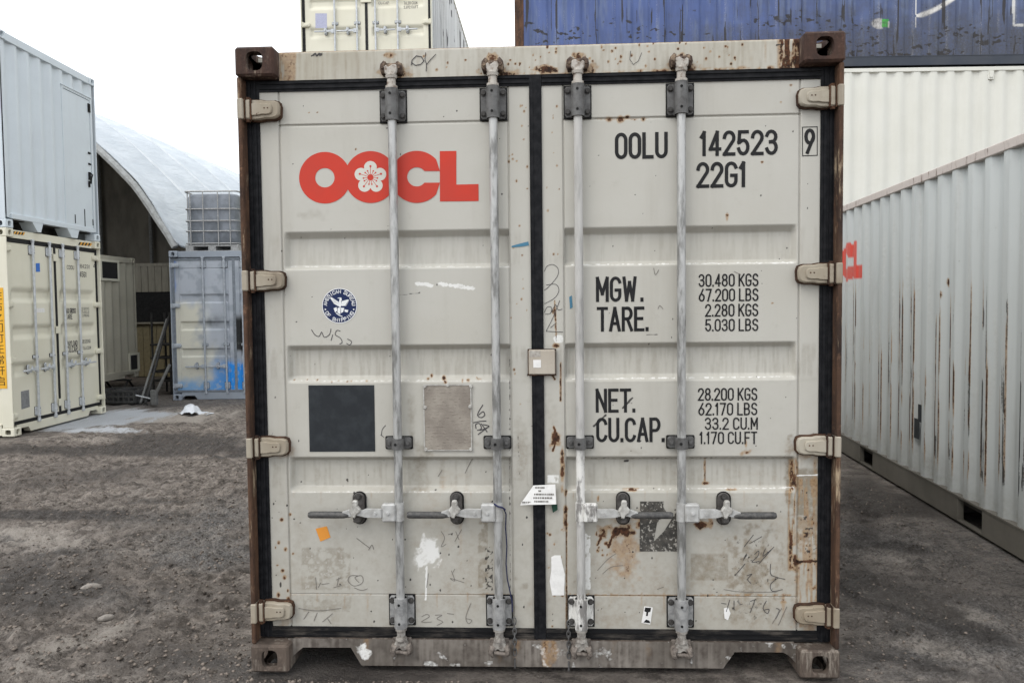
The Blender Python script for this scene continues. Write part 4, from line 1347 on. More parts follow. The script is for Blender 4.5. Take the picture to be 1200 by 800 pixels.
    scrawl(dl, 'marker', .0040, [[(566, 474), (561, 482), (560, 487), (564, 489), (568, 486), (566, 482), (561, 486)], [(554.5, 495), (562, 493.5), (570, 493)],
                                 [(558, 502), (557.5, 497), (562, 496), (564, 502), (559, 504)], [(566, 497), (573, 499), (568, 502), (562, 504)], [(564, 496), (571, 506)], [(572, 500), (560, 509)]])
    scrawl(dl, 'marker', .0028, [[(452, 498), (448, 503), (447, 510)], [(446, 509), (450, 512)]])
    scrawl(dl, 'pencil', .0026, [[(370, 676), (371, 690)], [(373, 688), (376, 682)], [(377, 684), (386, 683)], [(391, 688), (401, 685)], [(397, 676), (395, 686)], [(394, 679), (400, 676)],
                                 [(421, 682), (416, 676), (424, 674), (425, 682), (415, 686), (408, 680), (411, 674), (420, 674)], [(415, 688), (424, 691), (431, 689)], [(350, 712), (372, 715), (400, 712)],
                                 [(356, 725), (362, 716)], [(372, 717), (368, 727)], [(378, 728), (390, 718)], [(384, 724), (388, 730)], [(418, 630), (434, 642)], [(432, 644), (436, 638), (438, 643)]])
    scrawl(dl, 'pencil', .0024, [[(517, 622), (521, 630), (517, 640), (523, 637)], [(525, 626), (531, 624)], [(534, 622), (538, 632)], [(541, 620), (533, 634)], [(529, 668), (533, 680), (528, 677), (544, 682)], [(531, 670), (533, 666)],
                                 [(502, 671), (500, 688)], [(494, 722), (500, 719), (503, 722), (494, 728), (506, 728)], [(510, 720), (518, 720), (512, 724), (519, 728), (512, 732)], [(524, 718), (532, 719)], [(552, 706), (546, 722), (549, 730), (553, 726), (546, 724)],
                                 [(512, 560), (517, 552)], [(544, 556), (551, 542), (554, 538)]])
    scrawl(dr, 'marker', .0022, [[(638, 318), (641, 312), (648, 310), (654, 315), (653, 324), (643, 336), (638, 340)], [(640, 334), (651, 333), (655, 340), (650, 349), (638, 356)],
                                 [(638, 366), (641, 360), (646, 360), (645, 367), (639, 368)], [(646, 366), (651, 357), (654, 363), (659, 362)], [(640, 388), (648, 372), (656, 352)], [(640, 388), (660, 389)], [(645, 384), (652, 378)]])
    scrawl(dr, 'marker', .0026, [[(872, 640), (883, 626)], [(879, 636), (893, 628)], [(875, 648), (871, 656)], [(884, 649), (889, 645), (888, 651), (881, 658), (890, 657)], [(897, 642), (894, 651), (904, 643)], [(907, 640), (889, 660)],
                                 [(861, 674), (873, 660)], [(875, 674), (881, 672), (876, 678), (880, 683)], [(903, 660), (903, 672), (911, 676), (920, 678)], [(912, 676), (903, 684), (905, 692), (917, 690)],
                                 [(845, 706), (851, 707)], [(855, 702), (851, 716)], [(860, 703), (860, 714)], [(866, 708), (870, 707)], [(879, 704), (884, 703), (879, 717)], [(898, 703), (894, 712), (899, 718), (901, 713), (895, 714)], [(909, 712), (913, 714), (909, 724)]])
    scrawl(dr, 'pencil', .0022, [[(700, 668), (712, 655), (722, 648)], [(706, 672), (716, 664), (730, 662)], [(848, 690), (870, 693), (910, 693)], [(770, 690), (778, 687)], [(905, 730), (916, 712)], [(912, 732), (922, 710)],
                                 [(868, 322), (860, 318)], [(766, 314), (768, 322), (772, 316)], [(771, 362), (773, 358), (777, 362)]])
    return dl, dr

M['print_cream'] = flat_print('print_cream', (0.62, 0.61, 0.55), 0.5)
M['navy'] = flat_print('emblem_navy', (0.010, 0.020, 0.075), 0.45)
M['vinyl'] = simple('faded_dark_vinyl', (0.018, 0.021, 0.025), (0.032, 0.037, 0.042), 0.6, 13, 0, 0.3, spec=0.25, lo=.4, hi=.75)
M['orange'] = flat_print('orange_sticker', (0.72, 0.29, 0.045), 0.6)
M['splash'] = flat_print('white_splash', (0.66, 0.655, 0.64), 0.6)
M['bluescuff'] = flat_print('blue_scuff_paint', (0.07, 0.20, 0.30), 0.6, amt=0.14)
M['residue'] = simple('label_residue', (0.30, 0.27, 0.24), (0.44, 0.42, 0.38), 0.7, 60)
M['cover'] = paint('cover_plate_paint', (0.46, 0.42, 0.36), (0.36, 0.31, 0.25), 0.5, 0.9, 0.6, (0.12, 0.08, 0.05), streak=.6)

def plate_mat():
    t = NT('stained_data_plate')
    n = t.noise(120, 3, 0.7, (0.45, 1, 1.0))
    rows = t.t.nodes.new('ShaderNodeTexWave')
    rows.bands_direction = 'Z'; rows.inputs['Scale'].default_value = 24
    t.L(t.tc.outputs['Object'], rows.inputs[0])
    f = t.math('MULTIPLY', t.ramp(n, 0.5, 0.62), t.ramp(rows.outputs[1], 0.35, 0.6))
    base = t.mix(t.ramp(t.noise(11, 5), .35, .7), (0.235, 0.205, 0.175), (0.34, 0.305, 0.26))
    c = t.mix(t.math('MULTIPLY', f, 0.32), base, (0.12, 0.09, 0.07))
    t.bump(t.math('ADD', f, t.noise(90, 3)), 0.4, 0.002)
    return t.done(c, 0.5, 0.25)
M['plate'] = plate_mat()

def speck_mat():
    t = NT('torn_black_label')
    n = t.noise(75, 4, 0.7); k = t.noise(30, 5, 0.7)
    c = t.mix(t.ramp(k, .35, .7), (0.035, 0.033, 0.03), (0.09, 0.082, 0.07))
    c = t.mix(t.ramp(n, 0.55, 0.62), c, (0.40, 0.38, 0.34))
    return t.done(c, 0.6)
M['specklabel'] = speck_mat()

near = container('shipping_container', 'near grey container seen square on, closed doors with red logo and black lettering', (0, 0, 0), 0, 6.058, 2.591,
                 M['body'], front='door', rail=M['body'], post=M['post'], casting=M['rust'], header=near_header, sill=near_sill, doors=near_doors, roof_mat=M['body'],
                 group='shipping containers in the yard')
for o in near.children:                                  # the lower castings are mud-grey rather than brown
    if o.name.startswith('corner_casting') and o.location.z < 1:
        o.material_slots[0].material = M['sillrust']

# ------------------------------------------------------------------ materials of the yard
def plain_paint(name, c, c2=None, rust=0.05, dirt=0.15, streak=0.12, rough=0.45, grime=(0.25, 0.23, 0.2)):
    return paint(name, c, c2, rough, rust, dirt, grime, streak=streak)

M['cream'] = plain_paint('cream_container_paint', (0.69, 0.665, 0.555), (0.655, 0.63, 0.515))
M['creamdark'] = plain_paint('dusty_cream_paint', (0.52, 0.49, 0.40), (0.45, 0.42, 0.34), dirt=.3, streak=.3)
M['bwhite'] = plain_paint('cool_white_paint', (0.59, 0.645, 0.685), (0.56, 0.61, 0.65))
M['offwhite'] = plain_paint('off_white_paint', (0.67, 0.665, 0.61), (0.64, 0.635, 0.575), dirt=.12, streak=.1)
M['oldwhite'] = plain_paint('streaked_white_paint', (0.62, 0.62, 0.60), (0.46, 0.47, 0.48), rust=.3, dirt=.5, streak=.7)
M['greyblue'] = plain_paint('grey_blue_paint', (0.30, 0.335, 0.385), (0.26, 0.29, 0.335), dirt=.3, streak=.3)
M['tinted'] = paint('resprayed_paint', (0, 0, 0), None, 0.5, 0.12, 0.18, (0.2, 0.19, 0.18), tint=True, streak=0.2)
M['oldgrey'] = paint('scraped_grey_paint', (0, 0, 0), None, 0.5, 0.30, 0.22, (0.24, 0.23, 0.205), tint=True, wear=True, streak=0.42)
M['oldblue'] = paint('faded_blue_paint', (0, 0, 0), None, 0.55, 0.15, 0.35, (0.06, 0.06, 0.065), tint=True, wear=True, streak=0.5)
M['bluerail'] = plain_paint('dark_blue_rail_paint', (0.035, 0.043, 0.06), (0.05, 0.056, 0.07), rust=.3, grime=(.03, .03, .03))
M['bluepost'] = rusty('rust_brown_end_post', 0.8, (0.10, 0.12, 0.16), 1.1)
M['pinkrail'] = rusty('scraped_top_rail', 0.50, (0.50, 0.445, 0.41), 1.1, (0.16, 0.085, 0.06), (0.05, 0.032, 0.027))
M['railgrey'] = plain_paint('muddy_rail_paint', (0.155, 0.143, 0.122), (0.095, 0.088, 0.074), rust=.6, dirt=.6, streak=.4, grime=(.08, .07, .06))
M['paleseal'] = simple('grey_door_rubber', (0.02, 0.02, 0.021), (0.035, 0.035, 0.036), 0.6, spec=0.15)
M['greyseal'] = simple('oversprayed_door_rubber', (0.16, 0.18, 0.205), (0.22, 0.245, 0.28), 0.6)
M['rodlight'] = simple('bright_galvanised_tube', (0.58, 0.60, 0.62), (0.46, 0.48, 0.50), 0.4, 20, 0.2, 0.1)
M['rodgrey'] = simple('sprayed_grey_tube', (0.40, 0.43, 0.47), (0.30, 0.33, 0.37), 0.5, 20)

def door_mats(skin, rod, seal, hinge, hw):
    return dict(skin=skin, hinge=hinge, weld=hinge, seal=seal, rod=rod, rodguide_top=hw, rodguide_low=hw, rodguide_mid=hw, cam=hw, hub=hw,
                handle=hw, grip=hw, catch=hw, flap=hw, bolt=hw)

GROUP = 'shipping containers in the yard'
def face_text(root, parent, M_, items, yl, stroke=.13, m='black', flat=True):
    for t, x0, x1, yt, yb in items:
        X0, Z1 = on_face(x0, yt, M_, yl); X1, Z0 = on_face(x1, yb, M_, yl)
        b = MB(); lettering(b, t, X0, X1, Z0, Z1, (lambda x, z: yl), stroke)
        b.build('lettering', M[m], parent)

# ------------------------------------------------------------------ left stack: cream high cube below, white cabin container above
def left_doors(root, H):
    mt = door_mats(M['cream'], M['rodlight'], M['paleseal'], M['cream'], M['rodlight'])
    dl = build_door(root, -1, H, mt, 0.05, hz=0.90)
    dr = build_door(root, 1, H, mt, 0.05, hz=0.90)
    s = H / 2.591
    for z in (2.29, 1.30, .30):
        b = MB(); b.box(-.055, .055, .048, .060, z * s - .055, z * s + .055, .004)
        b.build('cover_plate', M['cream'], dr)
    return dl, dr
LX, LY, LZ, LA = -7.387, 7.181, -0.213, 1.6193
lc = (LX + 1.219 * math.cos(LA), LY + 1.219 * math.sin(LA), LZ)
cream = container('shipping_container', 'cream high container at left with closed doors and a yellow strip, under the white one', lc, LA, 6.058, 2.896, M['cream'],
                  GROUP, 'door', doors=left_doors)
Mc = mat_of(cream)
cdl, cdr = [o for o in cream.children if o.name.startswith('door') and o.name.split('.')[0] == 'door']
face_text(cream, cdr, Mc, [('CDDU', 78.3, 87, 310.5, 316), ('984231', 91, 105.3, 309, 315), ('4', 109, 112, 309, 314), ('45G1', 93, 101.5, 318, 325),
                           ('MAX GROSS', 76, 89, 361, 367), ('TARE', 76.6, 85, 368, 374), ('PAYLOAD', 78, 91, 399.5, 405), ('CU.CAP.', 78.5, 92, 406, 412)], .0705, .14, 'marker')
face_text(cream, cdr, Mc, [('32.500 KG', 95.5, 104.5, 360, 363), ('71.650 LB', 95.5, 104.5, 364, 367), ('3.980 KG', 96.5, 104.5, 368, 371), ('28.520 KG', 96, 106, 398, 401.5),
                           ('76.4 CU.M', 97, 106.5, 406, 409)], .0705, .11, 'marker')
def face_patch(parent, nm, mat, M_, pts, yl):
    b = MB(); b.poly([(lambda q: (q[0], yl, q[1]))(on_face(px, py, M_, yl)) for px, py in pts])
    return b.build(nm, mat, parent)
M['bluelabel'] = flat_print('blue_label', (0.05, 0.17, 0.55), 0.5)
M['greylabel'] = simple('grey_label', (0.17, 0.175, 0.18), (0.24, 0.245, 0.25), 0.6, 20)
M['yellow'] = flat_print('yellow_strip', (0.80, 0.43, 0.035), 0.5)
M['hazard'] = flat_print('hazard_yellow', (0.75, 0.38, 0.05), 0.5)
face_patch(cdl, 'blue_label', M['bluelabel'], Mc, [(41.8, 308.5), (46.6, 308.2), (47, 318.5), (42.2, 318.6)], .0705)
face_patch(cdl, 'white_label', M['paper'], Mc, [(41.5, 361), (52, 361), (52.5, 366), (42, 366)], .0705)
face_patch(cdl, 'grey_label', M['greylabel'], Mc, [(24.5, 458.5), (34, 456.5), (35, 476.5), (25.2, 479.5)], .0705)
for x0, x1, y0, y1 in ((14.2, 28.0, 271.0, 274.2), (91.5, 106.5, 283.8, 287.2)):
    for k in range(4):
        a = x0 + (x1 - x0) * k / 4.0; w = (x1 - x0) / 8.0; sh = w * .9
        dy = (y1 - y0) * .05 * k
        dd = (k / 4.0) * (1.6 if x0 < 50 else 1.4)
        face_patch(cream, 'hazard_stripe', M['black'], Mc, [(a + sh, y0 + dd), (a + w + sh, y0 + dd), (a + w, y1 + dd), (a, y1 + dd)], .0615)
        face_patch(cream, 'hazard_stripe', M['hazard'], Mc, [(a + w + sh, y0 + dd), (a + 2 * w + sh, y0 + dd), (a + 2 * w, y1 + dd), (a + w, y1 + dd)], .0615)
# yellow strip with characters on the long side, next to the corner post
b = MB()
(ya, za), (yb_, zb0) = on_side(8.0, 337, Mc, -1.217), on_side(8.0, 455, Mc, -1.217)
ya = max(.012, ya) + .05
b.box(-1.2215, -1.2175, ya, ya + .16, zb0, za, .001)
strip_o = b.build('warning_strip', M['yellow'], cream)
fc_ = bpy.data.curves.new('characters', 'FONT'); fc_.size = 1.0
zz = za - .03
for k, ch in enumerate('左右之门可正常开启'[-9:]):
    fc_.body = ch
    to = bpy.data.objects.new('tmp', fc_); COL.objects.link(to)
    bpy.context.view_layer.update()
    me = bpy.data.meshes.new_from_object(to.evaluated_get(bpy.context.evaluated_depsgraph_get()))
    bpy.data.objects.remove(to)
    hgt = (za - zb0 - .06) / 9
    sc_ = hgt * .92
    v = np.zeros(len(me.vertices) * 3); me.vertices.foreach_get('co', v); v = v.reshape(-1, 3)
    out = np.stack([np.full(len(v), -1.2222), ya + .012 + (1.0 - v[:, 0]) * sc_ * 1.05, zz - hgt * (k + .85) + v[:, 1] * sc_], -1)
    me.vertices.foreach_set('co', out.astype(np.float32).ravel()); me.update()
    link('character', me, M['black'], strip_o)

# white container with a flush door in its end wall
def white_front(root, L, H):
    Mw = mat_of(root)
    p = corr_points(-1.15, 1.15, 0.262, 0.04, 0.082)
    xd0, zt = on_face(66.5, 100, Mw, 0.03); xd1, zb = on_face(105.5, 262, Mw, 0.03)
    xd0, xd1 = .30, 1.07
    zt, zb = 2.32, .20
    s = np.array([q[0] for q in p]); d = np.array([q[1] for q in p])
    def piece(x0, x1, z0, z1):
        ss = np.concatenate([[x0], s[(s > x0) & (s < x1)], [x1]])
        D, Z = np.meshgrid(np.interp(ss, s, d), [z0, z1]); S, _ = np.meshgrid(ss, [z0, z1])
        grid_obj('end_wall', S, .028 + D, Z, M['bwhite'], root)
    piece(-1.15, xd0 - .03, .15, H - .10); piece(xd0 - .03, 1.15, zt + .03, H - .10); piece(xd1 + .03, 1.15, .15, zt + .03)
    b = MB()
    for q in ((xd0 - .035, xd0, zb, zt + .035), (xd1, xd1 + .035, zb, zt + .035), (xd0, xd1, zt, zt + .035)):
        b.box(q[0], q[1], .018, .075, q[2], q[3])
    b.box(xd0 - .05, xd1 + .05, .006, .03, zt + .035, zt + .05)
    b.box(xd0 - .035, xd1 + .035, .02, .07, .15, zb)
    b.build('door_frame', M['bwhite'], root)
    b = MB(); b.box(xd0 + .006, xd1 - .006, .026, .06, zb + .006, zt - .006, .004)
    d_ = b.build('access_door', M['bwhite'], root)
    b = MB(); b.box(xd0, xd1, .061, .07, zb, zt); b.build('door_gap', M['dark'], d_)
    hb = MB()
    for z0, z1 in ((1.43, 1.46), (1.25, 1.28)):
        hb.box(xd1 - .10, xd1 - .03, .012, .026, z0, z1, .003)
    hb.build('lock_plate', M['dark'], d_)
    hb = MB()
    hb.box(xd1 - .11, xd1 - .05, .010, .026, 1.0, 1.13, .004); hb.tube([(xd1 - .08, .01, 1.12), (xd1 - .085, -.03, 1.08), (xd1 - .13, -.03, 1.0), (xd1 - .12, -.02, .93)], .014, n=6)
    hb.box(xd1 - .12, xd1 - .08, .008, .026, .88, .98, .003)
    hb.build('door_handle', M['dark'], d_)
    hb = MB(); hb.box(xd1 - .06, xd1 + .005, .008, .026, zt - .20, zt - .06, .003); hb.build('hinge', M['dark'], d_)
    for x, z, h in ((xd0 + .22, .24, .14), (xd0 + .50, .22, .28), (xd1 - .03, .26, .10)):
        hb = MB(); hb.box(x, x + .022, .022, .027, z, z + h); hb.build('floor_bolt', M['dark'], d_)
wc = (lc[0], lc[1], LZ + 2.896 + .004)
white = container('shipping_container', 'cool white container with a flush access door, stacked on the cream one at left', wc, LA, 6.058, 2.70, M['bwhite'], GROUP, 'wall', front_skin=white_front, open_sill=True)
for nm, x0, x1 in (('skid_foot', -.60, -.34), ('skid_foot', .28, .62)):
    b = MB(); b.prism([(x0, .14), (x1, .14), (x1 - .06, .004), (x0 + .12, .004)][::-1], .016, .22); b.build(nm, M['bwhite'], white)

# ------------------------------------------------------------------ modified container on stands, with two cut openings
def cut_front(root, L, H):
    Mw = mat_of(root)
    p = corr_points(-1.15, 1.15, 0.25, 0.05, 0.06)
    s = np.array([q[0] for q in p]); d = np.array([q[1] for q in p])
    S, Z = np.meshgrid(s, [.15, H - .10]); D, _ = np.meshgrid(d, [0, 1])
    grid_obj('end_wall', S, .028 + D, Z, M['creamdark'], root)
    for x0, x1, y0, y1 in ((119.5, 139.2, 306, 327), (153.3, 163, 416.5, 432)):
        xa, zt = on_face(x0, y0, Mw, .0); xb, zb = on_face(x1, y1, Mw, .0)
        b = MB()
        f = .045
        b.box(xa - f, xb + f, .002, .08, zt, zt + f); b.box(xa - f, xb + f, .002, .08, zb - f, zb)
        b.box(xa - f, xa, .002, .08, zb, zt); b.box(xb, xb + f, .002, .08, zb, zt)
        w = b.build('window', M['cream'], root)
        b = MB(); b.box(xa, xb, .020, .026, zb, zt); b.build('pane', M['darkglass'], w)
M['darkglass'] = simple('dark_opening', (0.008, 0.008, 0.009), (0.012, 0.012, 0.013), 0.4, spec=0.2)
DA = 1.585
cutc = container('shipping_container', 'dull ribbed container with cut openings, raised on stands behind the cream one', (-8.97, 12.19, .07), DA, 6.058, 2.591, M['creamdark'], GROUP, 'wall', front_skin=cut_front)
M['blacksteel'] = simple('black_painted_steel', (0.014, 0.014, 0.014), (0.03, 0.028, 0.026), 0.55, spec=.25)
for k, y in enumerate((12.75, 11.75)):
    t = thing('support_stand', 'black triangular stand under the raised ribbed container, %s' % ('farther from the cream doors' if k == 0 else 'just behind the cream doors'), 'stand', (-8.86, y, -.22), DA, 'stands under the raised container')
    b = MB()
    b.tube([(-.30, 0, .02), (0, 0, .27), (.30, 0, .02)], .025, n=6); b.tube([(-.30, .5, .02), (0, .5, .27), (.30, .5, .02)], .025, n=6)
    b.build('leg_frame', M['blacksteel'], t)
    b = MB(); b.box(-.06, .06, -.05, .55, .255, .289, .003); b.box(-.32, .32, -.03, .03, 0, .03); b.box(-.32, .32, .47, .53, 0, .03)
    b.build('bearer', M['blacksteel'], t)

def gpt(px, py, z=-.22):
    d = ray(px, py); return CAM + d * ((z - CAM[2]) / d[2])

# two slotted crates below it
def crate(px, label):
    p = gpt(px, 473.5)
    t = thing('plastic_crate', label, 'crate', (p[0] - .1, p[1] + .25, -.22), 1.58, 'slotted crates by the raised container')
    w, d, h = .30, .22, .26
    b = MB(); b.box(-w, w, -d, d, .0, .03); b.build('crate_base', M['blacksteel'], t)
    for sgn, nm in ((-1, 'crate_side'), (1, 'crate_side')):
        b = MB()
        for z in (.03, .13, .23):
            b.box(-w, w, sgn * d - .012, sgn * d + .012, z, z + .035)
        for i in range(7):
            x = -w + .01 + i * (2 * w - .05) / 6
            b.box(x, x + .03, sgn * d - .009, sgn * d + .009, .03, h)
        b.build(nm, M['crate'], t)
    for sgn in (-1, 1):
        b = MB()
        for z in (.03, .13, .23):
            b.box(sgn * w - .012, sgn * w + .012, -d, d, z + .001, z + .034)
        for i in range(5):
            y = -d + .01 + i * (2 * d - .05) / 4
            b.box(sgn * w - .009, sgn * w + .009, y, y + .03, .031, h - .001)
        b.build('crate_side', M['crate'], t)
M['crate'] = simple('dusty_dark_plastic', (0.045, 0.045, 0.047), (0.075, 0.073, 0.07), 0.6)
crate(134, 'dark slotted crate beside the cream door edge')
crate(153, 'dark slotted crate nearer the leaning poles')

# ------------------------------------------------------------------ resprayed container under the tank, right behind
EA = 0.051
ec0 = (-7.258 + 1.219 * math.cos(EA), 11.455 + 1.219 * math.sin(EA), -.235)
def respray(Mw):
    def f(X, Y, Z):
        Mn = np.array(Mw)
        W_ = np.stack([X, Y, Z], -1) @ Mn[:3, :3].T + Mn[:3, 3]
        x, y = survey(W_)
        n = fbm(x / 9, y / 9, 5, 4)
        col = np.zeros(X.shape + (4,)); col[..., 3] = 1
        def put(m, c):
            m = np.clip(m, 0, 1)[..., None]
            col[..., :3] = col[..., :3] * (1 - m) + np.array(c) * m
        put(np.ones_like(x), (.39, .42, .47))
        put(.5 * sstep(.45, .65, n), (.22, .25, .29))
        put(sstep(348, 362, y + (n - .5) * 14) * sstep(242, 228, x + (n - .5) * 24), (.60, .585, .50))
        put(.8 * sstep(395, 420, y + (n - .5) * 30) * sstep(262, 250, x + (n - .5) * 18), (.56, .55, .48))
        put(.75 * np.exp(-(((x - 242) / 5) ** 2 + ((y - 375) / 24) ** 2)), (.62, .64, .64))
        put(.9 * np.exp(-(((x - 252) / 9) ** 2 + ((y - 377) / 7) ** 2)) * n * 2, (.10, .11, .12))
        put(sstep(208, 200, x + (n - .5) * 6) * sstep(352, 330, y + (n - .5) * 20), (.035, .14, .46))
        put(sstep(438, 454, y + (n - .5) * 12) * .85, (.13, .33, .62))
        put(sstep(418, 436, y + (n - .5) * 10) * sstep(240, 256, x + (n - .5) * 12) * .85, (.06, .27, .66))
        put(sstep(424, 428, y + (n - .5) * 5) * sstep(464, 452, y) * sstep(262, 272, x + (n - .5) * 6), (.02, .26, .75))
        put(sstep(364, 376, y) * sstep(416, 408, y + (n - .5) * 8) * sstep(272, 277, x - (y - 390) * .03), (.012, .013, .014))
        put(.5 * sstep(.62, .7, fbm(x / 3, y / 3, 8, 3)) * sstep(380, 470, y), (.45, .45, .43))
        return {'tint': col}
    return f
def back_doors(root, H):
    mt = door_mats(M['tinted'], M['rodgrey'], M['greyseal'], M['rodgrey'], M['rodgrey'])
    f = respray(mat_of(root))
    build_door(root, -1, H, mt, 0.016, attrs=f, hz=.66); build_door(root, 1, H, mt, 0.016, attrs=f, hz=.66)
respr = container('shipping_container', 'grey blue container with patchy blue and cream spray, carrying the caged tank', ec0, EA, 6.058, 2.896, M['greyblue'], GROUP, 'door', doors=back_doors)
ERZ = ec0[2] + 2.896

# intermediate bulk tank in its cage on that roof
p0 = at(216.5, 293, 11.75); p1 = at(280, 293, 11.75)
tk = thing('caged_tank', 'grey plastic tank in a tubular cage standing on the resprayed container', 'tank', ((p0[0] + p1[0]) / 2, 12.25, ERZ - .005), EA)
b = MB()
hw_, hd_ = .515, .55
def rrect(hx, hy, r, n=6):
    out = []
    for cx, cy, a0 in ((hx - r, hy - r, 0), (-hx + r, hy - r, 90), (-hx + r, -hy + r, 180), (hx - r, -hy + r, 270)):
        out += [(cx + r * math.cos(math.radians(a0 + 90 * k / n)), cy + r * math.sin(math.radians(a0 + 90 * k / n))) for k in range(n + 1)]
    return out
rings = []
for z, k, r in ((.145, .95, .10), (.17, .985, .12), (.40, 1.0, .13), (.62, .992, .13), (.85, 1.0, .13), (1.06, .995, .13), (1.11, .96, .14), (1.135, .88, .15)):
    rings.append([(x, y, z) for x, y in rrect((hw_ - .02) * k, (hd_ - .02) * k, r)])
n_ = len(rings[0]); vs = [q for r in rings for q in r]; fs = []
for i in range(len(rings) - 1):
    for k in range(n_):
        k2 = (k + 1) % n_
        fs.append((i * n_ + k, i * n_ + k2, (i + 1) * n_ + k2, (i + 1) * n_ + k))
fs.append(tuple((len(rings) - 1) * n_ + k for k in range(n_))); fs.append(tuple(range(n_))[::-1])
b.add(vs, fs); b.cyl((0, 0, 1.13), (0, 0, 1.17), .11, n=16)
M['tank'] = simple('cloudy_plastic', (0.22, 0.24, 0.275), (0.12, 0.135, 0.155), 0.45, 3.2, 0, 0.08)
b.build('tank_body', M['tank'], tk, 50)
b = MB()
for z in (.16, .40, .60, .83, 1.17):
    b.tube([(x, y, z) for x, y in rrect(hw_ + .004, hd_ + .004, .09)], .012 if z < 1.1 else .016, n=6, closed=True)
for x in (-.40, -.15, .14, .37):
    for y in (-hd_ - .018, hd_ + .018):
        b.cyl((x, y, .13), (x, y, 1.17), .010, n=6)
for y in (-.36, -.12, .12, .36):
    for x in (-hw_ - .018, hw_ + .018):
        b.cyl((x, y, .13), (x, y, 1.17), .010, n=6)
b.build('cage', M['zinc'], tk)
b = MB()
b.box(-.52, .52, -.55, .55, .10, .135, .004)
for x in (-.44, 0, .44):
    b.box(x - .075, x + .075, -.55, .55, .02, .10)
b.box(-.52, .52, -.55, -.45, .005, .022); b.box(-.52, .52, .45, .55, .005, .022)
b.build('pallet_base', M['zinc'], tk)

# ------------------------------------------------------------------ far stacks
def far_doors(root, H):
    mt = door_mats(M['cream'], M['rodlight'], M['paleseal'], M['cream'], M['rodlight'])
    dl = build_door(root, -1, H, mt, 0.05, hz=0.93); dr = build_door(root, 1, H, mt, 0.05, hz=0.93)
    b = MB(); b.box(-.10, .10, .045, .060, 1.44, 1.60, .004); b.build('cover_plate', M['cream'], dr)
def side_grid(root, sx, L, H, mat, fn, step=.016, zs=.025, zr=None, pitch=.278, flat=.09):
    s, d = dense(corr_points(.155, L - .155, pitch, .036, flat), step)
    zz = np.arange(.196 if zr is None and L < 7 else .165, H - .07 + zs / 2, zs) if zr is None else zr
    S, Z = np.meshgrid(s, zz); D, _ = np.meshgrid(d, zz)
    X = sx * (1.207 - D)
    return grid_obj('side_wall', X, S, Z, mat, root, fn(X, S, Z, D, mat_of(root)), flip=(sx > 0))
def far_side(root, sx, L, H):
    def f(X, S, Z, D, Mw):
        col = np.zeros(X.shape + (4,)); col[..., 3] = 1
        n = fbm(S * 1.1, Z * .9, 71, 4); n2 = fbm(S * 9, Z * .8, 73, 3)
        col[..., :3] = np.array((.60, .60, .585)) * (.8 + .35 * n[..., None])
        w = np.zeros(X.shape + (4,))
        w[..., 1] = np.clip(2.2 * (n - .45) + 1.2 * (n2 - .55), 0, .8)  # grey patches and dark streaks paint in shadows along with stains
        w[..., 2] = .85 * sstep(.60, .68, n2) * sstep(.45, .6, fbm(S * 3, Z * 2.5, 75, 3))
        return {'tint': col, 'wear': w}
    side_grid(root, sx, L, H, M['oldgrey'], f, .05, .06)
FX, FY = -3.245, 11.1
stack = []
for k, (H_, lab) in enumerate(((2.896, 'bottom cream container hidden under the tall stack behind'), (2.896, 'middle cream container of the tall stack behind'),
                               (2.896, 'cream container with white rods on top of the tall stack behind the near one'))):
    z = -.13 + 2.91 * k
    top = k == 2
    o = container('shipping_container', lab, (FX, FY, z), 0.0, 12.19, H_, M['oldwhite'] if top else M['cream'], GROUP, 'door' if top else 'wall',
                  rail=M['railgrey'] if False else M['cream'], post=M['cream'], doors=far_doors if top else None, side_skin={1: far_side} if top else None)
    stack.append(o)
far = stack[-1]; Mf = mat_of(far)
fdl, fdr = [o for o in far.children if o.name.split('.')[0] == 'door']
face_patch(fdl, 'data_plate', M['lilac'] if 'lilac' in M else M.setdefault('lilac', simple('lilac_data_plate', (0.42, 0.43, 0.56), (0.34, 0.35, 0.48), 0.5, 40)), Mf, [(369.5, 16), (383, 16), (383.2, 33.2), (369.7, 33.2)], .0705)
face_text(far, fdr, Mf, [('CU.CAP', 443.5, 456, 2.4, 5.2), ('76.20 CU.M', 473, 489, 2.2, 5.4), ('2.692 CU.FT', 473, 490, 7.2, 10.0)], .0705, .15, 'pencil')

